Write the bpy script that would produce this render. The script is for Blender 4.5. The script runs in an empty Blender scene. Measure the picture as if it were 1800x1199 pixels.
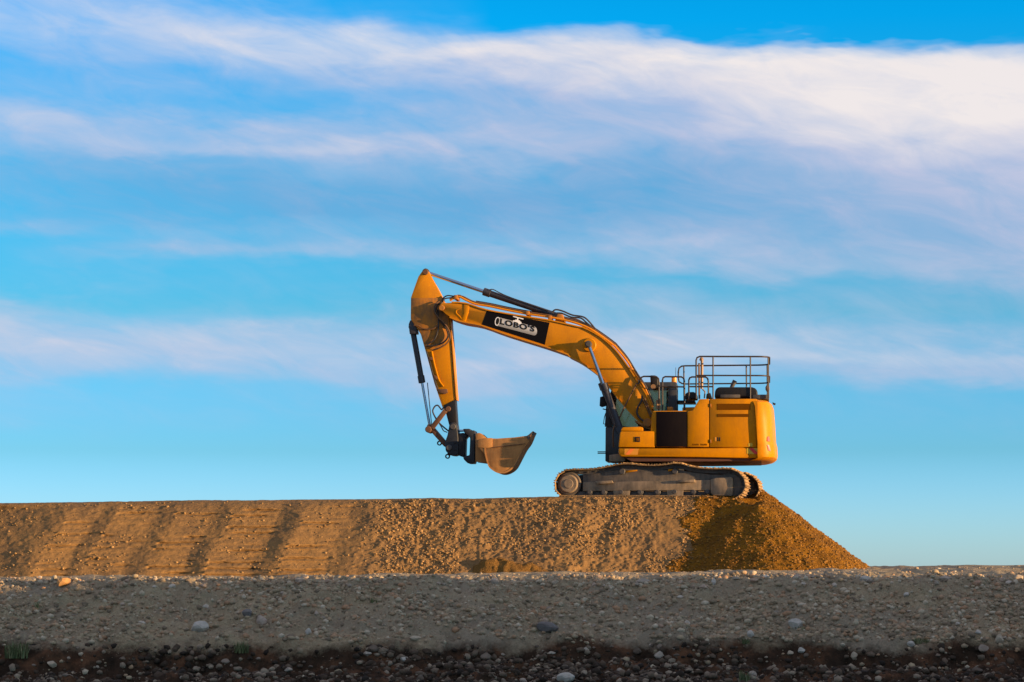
import bpy, bmesh, math, random
import numpy as np
from mathutils import Vector, Matrix

random.seed(7)
RNG = np.random.default_rng(7)
sc = bpy.context.scene
COL = sc.collection
R = math.radians

# ------------------------------------------------------------------ camera
FPX = 4080.0                      # focal length in photograph pixels (1800 px wide)
PITCH = math.atan(400.5 / FPX)
CAM = Vector((0.0, -60.0, 0.22))
cam = bpy.data.cameras.new('camera')
camo = bpy.data.objects.new('camera', cam)
COL.objects.link(camo)
cam.sensor_width = 36.0
cam.lens = 36.0 * FPX / 1800.0
cam.clip_start = 0.5
cam.clip_end = 20000.0
camo.location = CAM
camo.rotation_euler = (R(90) + PITCH, 0, 0)
sc.camera = camo

# ------------------------------------------------------------------ light
SUN_AZ = R(22.0)                  # from +X towards the camera (-Y)
SUN_EL = R(4.0)
EXPOSURE = 1.3
sc.view_settings.view_transform = 'Standard'
sc.view_settings.look = 'None'
sc.view_settings.gamma = 1.0
sc.view_settings.use_curve_mapping = False
sc.view_settings.exposure = EXPOSURE
sc.cycles.use_denoising = True
sc.cycles.max_bounces = 8
sc.cycles.transparent_max_bounces = 12

sun = bpy.data.lights.new('sun', 'SUN')
sun.energy = 4.6
sun.angle = R(0.5)
sun.color = (1.0, 0.66, 0.34)
suno = bpy.data.objects.new('sun', sun)
COL.objects.link(suno)
SDIR = Vector((math.cos(SUN_AZ) * math.cos(SUN_EL), -math.sin(SUN_AZ) * math.cos(SUN_EL), math.sin(SUN_EL)))
suno.rotation_euler = SDIR.to_track_quat('Z', 'Y').to_euler()
suno.location = (30, -20, 20)

# ------------------------------------------------------------------ node helper
class NT:
    def __init__(s, tree):
        s.t = tree
    def n(s, typ, **kw):
        nd = s.t.nodes.new(typ)
        for k, v in kw.items():
            setattr(nd, k, v)
        return nd
    def l(s, a, b):
        s.t.links.new(a, b)
    def _in(s, sock, v):
        if isinstance(v, bpy.types.NodeSocket):
            s.l(v, sock)
        else:
            sock.default_value = v
    def m(s, op, a, b=0.0, c=0.0, clamp=False):
        nd = s.n('ShaderNodeMath', operation=op, use_clamp=clamp)
        s._in(nd.inputs[0], a); s._in(nd.inputs[1], b)
        if op in ('MULTIPLY_ADD', 'PINGPONG', 'COMPARE', 'WRAP', 'SMOOTH_MIN', 'SMOOTH_MAX'):
            s._in(nd.inputs[2], c)
        return nd.outputs[0]
    def mix(s, f, a, b, blend='MIX'):
        nd = s.n('ShaderNodeMix', data_type='RGBA', blend_type=blend)
        s._in(nd.inputs[0], f); s._in(nd.inputs[6], a); s._in(nd.inputs[7], b)
        return nd.outputs[2]
    def ramp(s, f, stops, interp='LINEAR'):
        nd = s.n('ShaderNodeValToRGB')
        cr = nd.color_ramp
        cr.interpolation = interp
        while len(cr.elements) < len(stops):
            cr.elements.new(0.5)
        for e, (p, c) in zip(cr.elements, stops):
            e.position = p
        for e, (p, c) in zip(cr.elements, stops):
            e.color = c if len(c) == 4 else (*c, 1)
        s._in(nd.inputs[0], f)
        return nd.outputs[0]
    def noise(s, vec, scale, detail=4, rough=0.55, dist=0.0):
        nd = s.n('ShaderNodeTexNoise')
        if vec is not None:
            s.l(vec, nd.inputs['Vector'])
        nd.inputs['Scale'].default_value = scale
        nd.inputs['Detail'].default_value = detail
        nd.inputs['Roughness'].default_value = rough
        nd.inputs['Distortion'].default_value = dist
        return nd
    def vmath(s, op, a, b):
        nd = s.n('ShaderNodeVectorMath', operation=op)
        s._in(nd.inputs[0], a); s._in(nd.inputs[1], b)
        return nd.outputs[0]

def lin(r, g, b):
    f = lambda c: (c / 255 / 12.92) if c <= 10 else ((c / 255 + 0.055) / 1.055) ** 2.4
    return (f(r), f(g), f(b))

# ------------------------------------------------------------------ world
W = bpy.data.worlds.new('World')
sc.world = W
W.use_nodes = True
wt = W.node_tree
wt.nodes.clear()
g = NT(wt)
SKY_STRENGTH = 0.1
KS = 1.0 / (SKY_STRENGTH * 2 ** EXPOSURE)          # display-linear -> raw sky value
sky = g.n('ShaderNodeTexSky', sky_type='NISHITA', sun_disc=False)
sky.sun_elevation = SUN_EL
sky.sun_rotation = R(90) + SUN_AZ
sky.ozone_density = 3.0
sky.dust_density = 0.3
sky.air_density = 1.0
tc = g.n('ShaderNodeTexCoord')
dirv = tc.outputs['Generated']
sep = g.n('ShaderNodeSeparateXYZ'); g.l(dirv, sep.inputs[0])
az = g.m('ARCTAN2', sep.outputs[0], sep.outputs[1])
el = g.m('ARCSINE', sep.outputs[2])
# clear air: the Nishita sky with the colour of this clear evening air
elp = g.m('MULTIPLY', el, 2.0)                     # 0..0.5 over the first 14 degrees
elc = g.m('MAXIMUM', elp, 0.0)
tint = g.ramp(elc, [(0.0, (0.155, 0.31, 0.95)), (0.10, (0.072, 0.174, 0.369)), (0.22, (0.046, 0.159, 0.225)),
                    (0.34, (0.025, 0.169, 0.225)), (0.47, (0.0013, 0.181, 0.263)), (0.7, (0.003, 0.119, 0.188)),
                    (1.0, (0.019, 0.081, 0.125))])
clear = g.mix(1.0, sky.outputs[0], tint, 'MULTIPLY')
clear = g.mix(1.0, clear, (8.0, 8.0, 8.0, 1), 'MULTIPLY')
# clouds in azimuth / elevation: R = density, G = how sunlit
warpv = g.vmath('MULTIPLY', dirv, (7.0, 7.0, 26.0))
nz1 = g.noise(warpv, 1.1, 5, 0.55)
nz2 = g.noise(g.vmath('ADD', warpv, (7.3, 1.1, 3.7)), 1.0, 4, 0.5)
rotn = g.n('ShaderNodeVectorRotate', rotation_type='Y_AXIS')
g.l(dirv, rotn.inputs['Vector']); rotn.inputs['Angle'].default_value = R(-14)     # wisps lean down to the right
finev = g.vmath('MULTIPLY', rotn.outputs[0], (14.0, 14.0, 46.0))
nz3 = g.noise(finev, 1.6, 8, 0.60, 0.55)
elw = g.m('ADD', el, g.m('MULTIPLY', g.m('SUBTRACT', nz1.outputs[0], 0.5), 0.045))
azw = g.m('ADD', az, g.m('MULTIPLY', g.m('SUBTRACT', nz2.outputs[0], 0.5), 0.10))
tilt = g.m('MULTIPLY_ADD', azw, 0.0, elw)
pos = g.m('MULTIPLY', g.m('MAXIMUM', tilt, 0.0), FPX / 2000.0)
colpos = g.m('MULTIPLY', g.m('PINGPONG', g.m('MULTIPLY_ADD', azw, 14 / (2 * math.pi), 0.5), 1.0), 6.0)
COLS = [
 [(0,.30,.6),(60,.40,.7),(120,.25,.4),(180,.35,.5),(230,.62,.62),(270,.6,.45),(320,.42,.15),(370,.30,.2),(410,.45,.4),(450,.06,.4),(495,.04,.5),(535,.58,.6),(580,.72,.6),(640,.6,.55),(700,.18,.4),(790,0,.3)],
 [(-40,.05,.6),(10,.40,.7),(50,.78,.85),(90,.62,.7),(140,.30,.4),(190,.22,.4),(225,.66,.55),(262,.76,.62),(300,.52,.12),(350,.5,0),(400,.42,.1),(440,.25,.3),(470,.48,.4),(500,.10,.5),(530,.22,.5),(570,.62,.6),(610,.75,.6),(650,.6,.55),(705,.12,.4),(790,0,.3)],
 [(0,.03,.6),(38,.08,.6),(78,.72,.92),(120,.72,.8),(150,.5,.5),(190,.26,.45),(228,.55,.5),(258,.76,.62),(290,.6,.3),(330,.6,.05),(370,.6,0),(410,.5,.2),(440,.45,.3),(470,.52,.5),(500,.05,.5),(535,.10,.5),(575,.42,.5),(620,.62,.6),(660,.6,.5),(705,.2,.4),(800,0,.3)],
 [(0,0,.6),(72,0,.6),(92,.35,.8),(120,.88,.92),(150,.8,.7),(182,.68,.42),(222,.7,.42),(270,.76,.5),(300,.62,.1),(350,.66,0),(400,.6,.05),(440,.48,.3),(462,.58,.5),(492,.15,.4),(530,.3,.5),(570,.5,.5),(610,.7,.6),(652,.6,.5),(702,.3,.4),(770,.08,.3),(850,0,.3)],
 [(0,0,.6),(66,0,.6),(84,.65,.9),(112,.95,.96),(150,.92,.75),(195,.84,.55),(240,.8,.5),(280,.72,.2),(330,.72,.08),(380,.72,.14),(420,.68,.25),(455,.7,.5),(480,.5,.5),(500,.15,.4),(540,.45,.55),(580,.7,.7),(620,.66,.7),(660,.5,.5),(702,.2,.4),(790,0,.3)],
 [(0,0,.6),(70,0,.6),(88,.6,.95),(112,1,1),(180,1,1),(230,.96,.86),(280,.9,.58),(330,.82,.38),(380,.8,.3),(420,.76,.28),(450,.66,.35),(475,.6,.5),(510,.2,.4),(550,.3,.5),(585,.52,.6),(622,.68,.7),(660,.6,.5),(704,.1,.4),(790,0,.3)],
 [(0,0,.6),(78,0,.6),(100,.6,.9),(140,1,1),(220,1,1),(270,.96,.76),(320,.92,.55),(380,.88,.42),(430,.82,.4),(480,.75,.4),(512,.4,.4),(550,.2,.4),(600,.32,.5),(640,.62,.6),(672,.6,.5),(706,.1,.4),(790,0,.3)],
]
acc = None
for i, rows in enumerate(COLS):
    stops = [((1000.0 - Y) / 2000.0, (d, l, 0)) for Y, d, l in rows]
    stops.sort(key=lambda q: q[0])
    stops += [(0.56, (.25, .6, 0)), (0.62, (.7, .7, 0)), (0.74, (.8, .6, 0)), (0.88, (.7, .6, 0)), (1.0, (.75, .6, 0))]  # unseen cloud cover overhead, added for a brighter, more neutral fill
    c = g.ramp(pos, stops, 'EASE')
    if acc is None:
        acc = c
    else:
        f = g.m('SUBTRACT', colpos, float(i - 1), clamp=True)
        f = g.m('SMOOTHSTEP', f, 0, 1) if False else f
        acc = g.mix(f, acc, c)
sepc = g.n('ShaderNodeSeparateColor'); g.l(acc, sepc.inputs[0])
fine = g.m('SUBTRACT', nz3.outputs[0], 0.5)
edge = g.m('MULTIPLY', sepc.outputs[0], g.m('SUBTRACT', 1.15, sepc.outputs[0]))
dens = g.m('ADD', sepc.outputs[0], g.m('MULTIPLY', fine, g.m('MULTIPLY', edge, 2.6)), clamp=True)
lit = g.m('ADD', sepc.outputs[1], g.m('MULTIPLY', fine, 0.45), clamp=True)
sh = lin(124, 168, 214); li = lin(240, 233, 233)
md = lin(193, 198, 224)
cloudc = g.ramp(lit, [(0.0, sh), (0.55, md), (1.0, li)])
cloudc = g.mix(1.0, cloudc, (KS, KS, KS, 1), 'MULTIPLY')
skyc = g.mix(dens, clear, cloudc)
bg = g.n('ShaderNodeBackground'); g.l(skyc, bg.inputs[0]); bg.inputs[1].default_value = SKY_STRENGTH
wo = g.n('ShaderNodeOutputWorld'); g.l(bg.outputs[0], wo.inputs[0])

# ------------------------------------------------------------------ picture ray helpers (used to lay out real geometry)
_cp, _sp = math.cos(PITCH), math.sin(PITCH)
def ray(px, py):
    cx = (px - 900.0) / FPX
    cy = (599.5 - py) / FPX
    return Vector((cx, _cp - cy * _sp, _sp + cy * _cp))
def at(px, py, Y):
    d = ray(px, py)
    t = (Y - CAM.y) / d.y
    return CAM + d * t

# ------------------------------------------------------------------ numpy noise
def _hash(ix, iy, seed):
    h = (ix.astype(np.int64) * 374761393 + iy.astype(np.int64) * 668265263 + seed * 1442695041) & 0xFFFFFFFF
    h = ((h ^ (h >> 13)) * 1274126177) & 0xFFFFFFFF
    h = h ^ (h >> 16)
    return (h & 0xFFFFFF) / float(0xFFFFFF)
def vnoise(x, y, seed=0):
    x = np.asarray(x, float); y = np.asarray(y, float)
    ix = np.floor(x); iy = np.floor(y)
    fx = x - ix; fy = y - iy
    fx = fx * fx * fx * (fx * (fx * 6 - 15) + 10); fy = fy * fy * fy * (fy * (fy * 6 - 15) + 10)
    a = _hash(ix, iy, seed); b = _hash(ix + 1, iy, seed); c = _hash(ix, iy + 1, seed); d = _hash(ix + 1, iy + 1, seed)
    return (a * (1 - fx) + b * fx) * (1 - fy) + (c * (1 - fx) + d * fx) * fy - 0.5
def fbm(x, y, seed=0, oct=4, gain=0.5):
    s = 0; a = 1.0; f = 1.0
    for i in range(oct):
        s = s + a * vnoise(np.asarray(x) * f + 17.3 * i, np.asarray(y) * f - 9.1 * i, seed + i)
        a *= gain; f *= 2.03
    return s
def sstep(a, b, x):
    t = np.clip((np.asarray(x, float) - a) / (b - a), 0, 1)
    return t * t * (3 - 2 * t)

# ------------------------------------------------------------------ object helpers
def prop(o, label=None, cat=None, group=None, kind=None):
    if label: o['label'] = label
    if cat: o['category'] = cat
    if group: o['group'] = group
    if kind: o['kind'] = kind
    return o
def link(name, me, mat=None, parent=None, smooth=False):
    o = bpy.data.objects.new(name, me)
    COL.objects.link(o)
    if mat is not None and me is not None and not me.materials:
        me.materials.append(mat)
    if smooth and me is not None:
        me.shade_smooth()
    if parent is not None:
        o.parent = parent
    return o
def mesh_np(name, V, F, mat, kind=None, smooth=False, nper=4):
    me = bpy.data.meshes.new(name)
    V = np.ascontiguousarray(V, dtype=np.float32); F = np.ascontiguousarray(F, dtype=np.int32)
    me.vertices.add(len(V)); me.vertices.foreach_set('co', V.ravel())
    me.loops.add(F.size); me.loops.foreach_set('vertex_index', F.ravel())
    me.polygons.add(len(F))
    me.polygons.foreach_set('loop_start', np.arange(0, F.size, nper, dtype=np.int32))
    me.update(calc_edges=True)
    me.validate()
    o = link(name, me, mat, None, smooth)
    if kind: o['kind'] = kind
    return o
def grid_mesh(name, xs, ys, hf, mat, kind, smooth=True, yf=None):
    X, Y = np.meshgrid(xs, ys)
    Z = hf(X, Y)
    if yf is not None:
        Y = Y + yf(X, Y)
    V = np.stack([X, Y, Z], -1).reshape(-1, 3)
    nx, ny = len(xs), len(ys)
    i = np.arange(nx - 1)[None, :] + nx * np.arange(ny - 1)[:, None]
    F = np.stack([i, i + 1, i + nx + 1, i + nx], -1).reshape(-1, 4)
    return mesh_np(name, V, F, mat, kind, smooth)

# ------------------------------------------------------------------ materials
def new_mat(name):
    m = bpy.data.materials.new(name); m.use_nodes = True
    m.node_tree.nodes.clear()
    h = NT(m.node_tree)
    out = h.n('ShaderNodeOutputMaterial')
    p = h.n('ShaderNodeBsdfPrincipled')
    h.l(p.outputs[0], out.inputs[0])
    return m, h, p, out
def bump(h, p, height, strength, dist):
    b = h.n('ShaderNodeBump'); b.inputs['Strength'].default_value = strength; b.inputs['Distance'].default_value = dist
    h._in(b.inputs['Height'], height); h.l(b.outputs[0], p.inputs['Normal'])
def geo_pos(h):
    return h.n('ShaderNodeNewGeometry').outputs['Position']
def paint(name, col, dirt=0.25, rough=0.42, metal=0.0, scale=2.5, dirtcol=(0.20, 0.14, 0.08), spec=0.4, lo=0.45, hi=0.75):
    m, h, p, o = new_mat(name)
    P = geo_pos(h)
    n1 = h.noise(P, scale, 6, 0.62)
    n2 = h.noise(h.vmath('MULTIPLY', P, (1, 1, 0.25)), scale * 3.2, 5, 0.6)
    f = h.m('MULTIPLY', h.m('ADD', n1.outputs[0], n2.outputs[0]), 0.5)
    mr = h.n('ShaderNodeMapRange'); h.l(f, mr.inputs[0]); mr.inputs[1].default_value = lo; mr.inputs[2].default_value = hi
    mr.inputs[3].default_value = 0.0; mr.inputs[4].default_value = dirt
    c = h.mix(mr.outputs[0], (*col, 1), (*dirtcol, 1))
    h.l(c, p.inputs['Base Color'])
    h.l(h.m('MULTIPLY_ADD', n2.outputs[0], 0.3, rough - 0.15), p.inputs['Roughness'])
    p.inputs['Metallic'].default_value = metal
    p.inputs['Specular IOR Level'].default_value = spec
    return m
M = {}
YEL = (0.51, 0.188, 0.0003)
M['yellow'] = paint('yellow_paint', YEL, 0.75, 0.42, scale=1.9, dirtcol=(0.33, 0.128, 0.006), spec=0.10, lo=0.44, hi=0.66)
M['yellow_worn'] = paint('yellow_paint_worn', YEL, 0.6, 0.46, scale=1.8, dirtcol=(0.27, 0.105, 0.008), lo=0.47, hi=0.7, spec=0.2)
M['yellow_dirt_shade'] = paint('yellow_paint_dirt_shade', (0.42, 0.15, 0.006), 0.95, 0.6, scale=3.0, dirtcol=(0.15, 0.075, 0.022), lo=0.42, hi=0.62)  # dirty paint, also used as painted shade on the stick plate
M['vent'] = paint('vent_brown', (0.13, 0.044, 0.001), 0.2, 0.6, dirtcol=(0.15, 0.06, 0.004), spec=0.05)
M['blackp'] = paint('black_panel', (0.008, 0.006, 0.007), 0.2, 0.7, dirtcol=(0.024, 0.017, 0.014), spec=0.03)
M['black'] = paint('black_plastic', (0.010, 0.009, 0.010), 0.4, 0.5, dirtcol=(0.035, 0.027, 0.022), spec=0.25)
M['decal'] = paint('black_decal', (0.007, 0.007, 0.009), 0.0, 0.7, spec=0.0)
M['navy'] = paint('cylinder_dark_paint', (0.022, 0.022, 0.030), 0.5, 0.42, dirtcol=(0.08, 0.06, 0.05))
M['cab'] = paint('cab_dark_paint', (0.020, 0.024, 0.030), 0.2, 0.42)
M['rail'] = paint('handrail_paint', (0.030, 0.020, 0.016), 0.4, 0.5, dirtcol=(0.08, 0.05, 0.03))
M['steel'] = paint('dusty_steel', (0.055, 0.050, 0.048), 0.8, 0.62, dirtcol=(0.14, 0.11, 0.085))
M['coupler'] = paint('coupler_steel', (0.018, 0.020, 0.025), 0.6, 0.5, dirtcol=(0.045, 0.038, 0.036), spec=0.25)
M['track'] = paint('track_dust', (0.050, 0.043, 0.038), 0.9, 0.75, scale=5, dirtcol=(0.17, 0.13, 0.095), lo=0.35, hi=0.7)
M['shoe'] = paint('dusty_track_shoe', (0.15, 0.098, 0.052), 0.95, 0.8, scale=6, dirtcol=(0.44, 0.25, 0.09), lo=0.40, hi=0.62)
M['trackframe'] = paint('track_frame_dust', (0.12, 0.090, 0.060), 0.95, 0.85, scale=3.5, dirtcol=(0.30, 0.21, 0.13), lo=0.36, hi=0.62)
M['rust'] = paint('rusty_bucket_steel', (0.40, 0.19, 0.062), 0.85, 0.65, scale=3.0, dirtcol=(0.19, 0.092, 0.036), lo=0.42, hi=0.70, spec=0.15)
M['linkage'] = paint('linkage_brown', (0.13, 0.062, 0.033), 0.8, 0.6, scale=6, dirtcol=(0.05, 0.034, 0.028), spec=0.2)
M['hose'] = paint('rubber_hose', (0.022, 0.020, 0.020), 0.5, 0.5, dirtcol=(0.10, 0.07, 0.05))
M['hose_brown'] = paint('dusty_hose', (0.12, 0.055, 0.018), 0.6, 0.5, dirtcol=(0.07, 0.045, 0.03))
M['chrome'] = paint('chrome_rod', (0.36, 0.42, 0.50), 0.10, 0.20, metal=1.0, dirtcol=(0.3, 0.26, 0.22))
M['primer'] = paint('underside_primer', (0.11, 0.045, 0.03), 0.7, 0.7, dirtcol=(0.05, 0.035, 0.03))
M['red'] = paint('red_marking', (0.55, 0.03, 0.02), 0.1, 0.45)
M['orange_mark'] = paint('orange_marking', (0.70, 0.17, 0.02), 0.1, 0.45)
M['pale_yellow'] = paint('pale_yellow_marking', (0.50, 0.32, 0.02), 0.1, 0.45)
M['cream'] = paint('cream_sticker', (0.56, 0.22, 0.01), 0.1, 0.5)
M['silver'] = paint('silver_print', (0.52, 0.52, 0.53), 0.0, 0.5)
M['silver_lt'] = paint('silver_light_print', (0.74, 0.74, 0.75), 0.0, 0.5)
M['print'] = paint('black_print', (0.012, 0.012, 0.012), 0.0, 0.6, spec=0.1)
M['greyprint'] = paint('grey_print', (0.30, 0.30, 0.30), 0.0, 0.6, spec=0.1)
M['tan'] = paint('tan_steel', (0.22, 0.125, 0.06), 0.6, 0.5, dirtcol=(0.10, 0.06, 0.03))
M['white'] = paint('white_plastic', (0.75, 0.72, 0.68), 0.2, 0.5)
m, h, p, o = new_mat('beacon_orange')
p.inputs['Base Color'].default_value = (0.95, 0.36, 0.02, 1); p.inputs['Roughness'].default_value = 0.25
p.inputs['Transmission Weight'].default_value = 0.35
M['beacon'] = m
m, h, p, o = new_mat('tinted_glass')
tr = h.n('ShaderNodeBsdfTransparent'); tr.inputs[0].default_value = (0.72, 0.62, 0.51, 1)
gl = h.n('ShaderNodeBsdfGlossy'); gl.inputs['Roughness'].default_value = 0.06
fr = h.n('ShaderNodeFresnel'); fr.inputs[0].default_value = 1.5
mx = h.n('ShaderNodeMixShader'); h.l(fr.outputs[0], mx.inputs[0]); h.l(tr.outputs[0], mx.inputs[1]); h.l(gl.outputs[0], mx.inputs[2])
h.l(mx.outputs[0], o.inputs[0]); m.node_tree.nodes.remove(p)
M['glass'] = m

def soil(name, c1, c2, c3, scale=1.2, bumps=0.6, bdist=0.02, fine=40):
    m, h, p, o = new_mat(name)
    P = geo_pos(h)
    a = h.noise(P, scale, 8, 0.6); b = h.noise(P, scale * 9, 6, 0.65); c = h.noise(P, fine, 5, 0.7)
    col = h.mix(h.ramp(a.outputs[0], [(0.35, (0, 0, 0)), (0.65, (1, 1, 1))]), (*c1, 1), (*c2, 1))
    col = h.mix(h.ramp(b.outputs[0], [(0.5, (0, 0, 0)), (0.75, (1, 1, 1))]), col, (*c3, 1))
    k = h.m('MULTIPLY_ADD', c.outputs[0], 1.3, 0.35)
    kc = h.n('ShaderNodeCombineColor'); [h.l(k, kc.inputs[i]) for i in range(3)]
    col = h.mix(1.0, col, kc.outputs[0], 'MULTIPLY')
    h.l(col, p.inputs['Base Color'])
    p.inputs['Roughness'].default_value = 0.95
    p.inputs['Specular IOR Level'].default_value = 0.1
    hh = h.m('ADD', h.m('MULTIPLY', b.outputs[0], 1.0), h.m('MULTIPLY', c.outputs[0], 0.5))
    bump(h, p, hh, bumps, bdist)
    return m, h, p
M['embank'], _, _ = soil('compacted_sandy_soil', (0.225, 0.125, 0.046), (0.155, 0.092, 0.042), (0.28, 0.155, 0.054), 0.8, 0.7, 0.03)
M['fresh'], _, _ = soil('fresh_damp_soil', (0.22, 0.094, 0.006), (0.105, 0.046, 0.006), (0.28, 0.12, 0.008), 1.5, 1.0, 0.05, 30)
M['heap'], _, _ = soil('damp_heap_soil', (0.19, 0.095, 0.022), (0.11, 0.058, 0.017), (0.25, 0.125, 0.03), 2.5, 1.0, 0.05, 30)
M['plain'], _, _ = soil('dry_plain', (0.22, 0.17, 0.11), (0.17, 0.13, 0.09), (0.26, 0.2, 0.13), 0.05, 0.5, 0.05, 3)
# gravel bank: grey gravel above a dark peaty layer, split by height with a ragged border
m, h, p = soil('gravel_bank_soil', (0.30, 0.222, 0.130), (0.41, 0.315, 0.185), (0.50, 0.395, 0.245), 1.7, 1.0, 0.06, 55)
P = geo_pos(h)
sp = h.n('ShaderNodeSeparateXYZ'); h.l(P, sp.inputs[0])
nb = h.noise(h.vmath('MULTIPLY', P, (0.7, 0.7, 0.7)), 1.0, 9, 0.72)
zb = h.m('MULTIPLY_ADD', h.m('SUBTRACT', nb.outputs[0], 0.5), 1.25, sp.outputs[2])
fz = h.n('ShaderNodeMapRange'); h.l(zb, fz.inputs[0]); fz.inputs[1].default_value = -0.90; fz.inputs[2].default_value = -1.12
fz.inputs[3].default_value = 0; fz.inputs[4].default_value = 1
dk = h.noise(P, 2.3, 6, 0.6)
dcol = h.ramp(dk.outputs[0], [(0.35, (0.026, 0.017, 0.010)), (0.52, (0.062, 0.034, 0.019)), (0.68, (0.17, 0.078, 0.038))])
prev = p.inputs['Base Color'].links[0].from_socket
pat = h.noise(P, 0.55, 5, 0.6)
prev = h.mix(h.ramp(pat.outputs[0], [(0.42, (0, 0, 0)), (0.62, (0.65, 0.65, 0.65))]), prev, (0.30, 0.245, 0.175, 1))
inhere = h.m('LESS_THAN', sp.outputs[1], -18.0)          # the dark layer crops out only below the bank
h.l(h.mix(h.m('MULTIPLY', fz.outputs[0], inhere), prev, dcol), p.inputs['Base Color'])
M['bank'] = m

def stone_mat(name, stops, per='island', rough=0.85):
    m, h, p, o = new_mat(name)
    if per == 'island':
        r = h.n('ShaderNodeNewGeometry').outputs['Random Per Island']
    else:
        r = h.n('ShaderNodeObjectInfo').outputs['Random']
    c = h.ramp(r, stops)
    tcn = h.n('ShaderNodeTexCoord')
    P = geo_pos(h)
    n = h.noise(P, 14, 6, 0.65)
    k = h.m('MULTIPLY_ADD', n.outputs[0], 1.0, 0.5)
    kc = h.n('ShaderNodeCombineColor'); [h.l(k, kc.inputs[i]) for i in range(3)]
    h.l(h.mix(1.0, c, kc.outputs[0], 'MULTIPLY'), p.inputs['Base Color'])
    p.inputs['Roughness'].default_value = rough
    p.inputs['Specular IOR Level'].default_value = 0.2
    n2 = h.noise(P, 45, 5, 0.65)
    bump(h, p, n2.outputs[0], 0.6, 0.012)
    return m
GS = [(0.0, (0.17, 0.125, 0.08)), (0.25, (0.29, 0.215, 0.13)), (0.5, (0.35, 0.265, 0.16)), (0.7, (0.34, 0.19, 0.10)), (0.85, (0.39, 0.31, 0.20)), (1.0, (0.48, 0.39, 0.27))]
M['gravel'] = stone_mat('gravel_pebbles', GS)
M['stone'] = stone_mat('bank_stone', [(0.0, (0.24, 0.19, 0.14)), (0.3, (0.33, 0.26, 0.19)), (0.55, (0.35, 0.20, 0.12)), (0.8, (0.41, 0.34, 0.26)), (1.0, (0.52, 0.43, 0.33))], 'object')
M['darkgravel'] = stone_mat('dark_rubble', [(0.0, (0.022, 0.015, 0.010)), (0.45, (0.060, 0.038, 0.023)), (0.75, (0.13, 0.090, 0.058)), (1.0, (0.30, 0.23, 0.155))])
M['clod'] = stone_mat('soil_clods', [(0.0, (0.16, 0.09, 0.036)), (0.6, (0.25, 0.145, 0.055)), (1.0, (0.34, 0.20, 0.08))])
M['clod_fresh'] = stone_mat('fresh_clods', [(0.0, (0.08, 0.038, 0.007)), (0.6, (0.17, 0.078, 0.011)), (1.0, (0.25, 0.12, 0.02))])
def plain_stone(name, col):
    return stone_mat(name, [(0, col), (1, col)], 'object')
m, h, p, o = new_mat('grass_blades')
r = h.n('ShaderNodeNewGeometry').outputs['Random Per Island']
h.l(h.ramp(r, [(0, (0.07, 0.10, 0.03)), (0.6, (0.14, 0.165, 0.06)), (1, (0.26, 0.24, 0.11))]), p.inputs['Base Color'])
p.inputs['Roughness'].default_value = 0.7
M['grass'] = m

# ------------------------------------------------------------------ ground
def px2x(px, d=57.0):
    return (px - 900.0) / FPX * d
_bx = [-60, px2x(-400), px2x(0), px2x(500), px2x(900), px2x(1200), px2x(1500), px2x(1800), 40, 120]
_bz = [-0.05, -0.03, -0.005, 0.05, 0.11, 0.14, 0.205, 0.29, 0.36, 0.36]
def base_z(x):
    return np.interp(x, _bx, _bz)
def lip_y(x):
    return -20.0 + 0.55 * fbm(x * 0.35, x * 0 + 3.1, 11, 3) + 0.18 * fbm(x * 2.1, x * 0 + 1.7, 12, 3)
def ground_h(x, y, fine=True):
    x = np.asarray(x, float); y = np.asarray(y, float)
    ly = lip_y(x)
    lz = np.interp(x, [-40, -9, 0, 9, 40], [-0.06, -0.06, -0.02, 0.0, 0.02])
    t = sstep(-20.0, -5.0, y)
    top = lz * (1 - t) + base_z(x) * t
    far = sstep(9.0, 70.0, y)
    top = top * (1 - far) + (-3.2) * far
    s = np.maximum(ly - y, 0)                              # distance in front of the lip
    cut = 1.95 + 0.35 * fbm(x * 0.4, x * 0 + 8.2, 31, 4)   # where the dark cut begins
    face = -0.46 * np.minimum(s, cut) - 0.06 * sstep(0, 0.35, s)
    s2 = np.maximum(s - cut, 0)
    steep = -0.42 * sstep(0, 0.5, s2) - 0.10 * np.minimum(s2, 4.0)
    low = np.where(s > 0, face + steep, 0)
    low = np.maximum(low, -1.85)
    z = top + low
    near = sstep(-26.5, -24.5, y) * (1 - sstep(6, 12, y)) + 0.15
    z = z + near * (0.09 * fbm(x * 0.8, y * 0.8, 41, 5) + 0.02 * fbm(x * 5.0, y * 5.0, 45, 3))
    if fine:
        fw = sstep(-26, -24, y) * (1 - sstep(-17, -12, y))
        bl = vnoise(x * 9, y * 9, 51); bl2 = vnoise(x * 19, y * 19, 52)
        z = z + fw * (0.06 * np.maximum(bl - 0.12, 0) * 2 + 0.05 * np.maximum(bl2 - 0.08, 0) * 2 + 0.10 * fbm(x * 2.3, y * 2.3, 53, 5, 0.55) + 0.05 * np.abs(vnoise(x * 5.3, y * 5.3, 54)))
        gul = fbm(x * 0.9, y * 0.15, 61, 3)
        z = z + fw * 0.13 * gul * sstep(0.1, 0.7, s)
        cl = vnoise(x * 1.9, y * 2.6, 62); cl2 = vnoise(x * 4.1 + 0.6 * cl, y * 4.8, 63)
        z = z + fw * sstep(0.0, 0.3, s) * (0.10 * np.maximum(cl - 0.02, 0) * 2 + 0.09 * np.maximum(cl2 - 0.10, 0) * 2)
        z = z + sstep(0.0, 0.3, s2) * fw * (0.16 * fbm(x * 1.7, y * 1.9, 71, 4) + 0.05 * vnoise(x * 7, y * 7, 72))
    return z
def geom(a, b, n):
    return list(np.sign(b - a) * np.geomspace(1, abs(b - a) + 1, n) - np.sign(b - a) + a)
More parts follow.
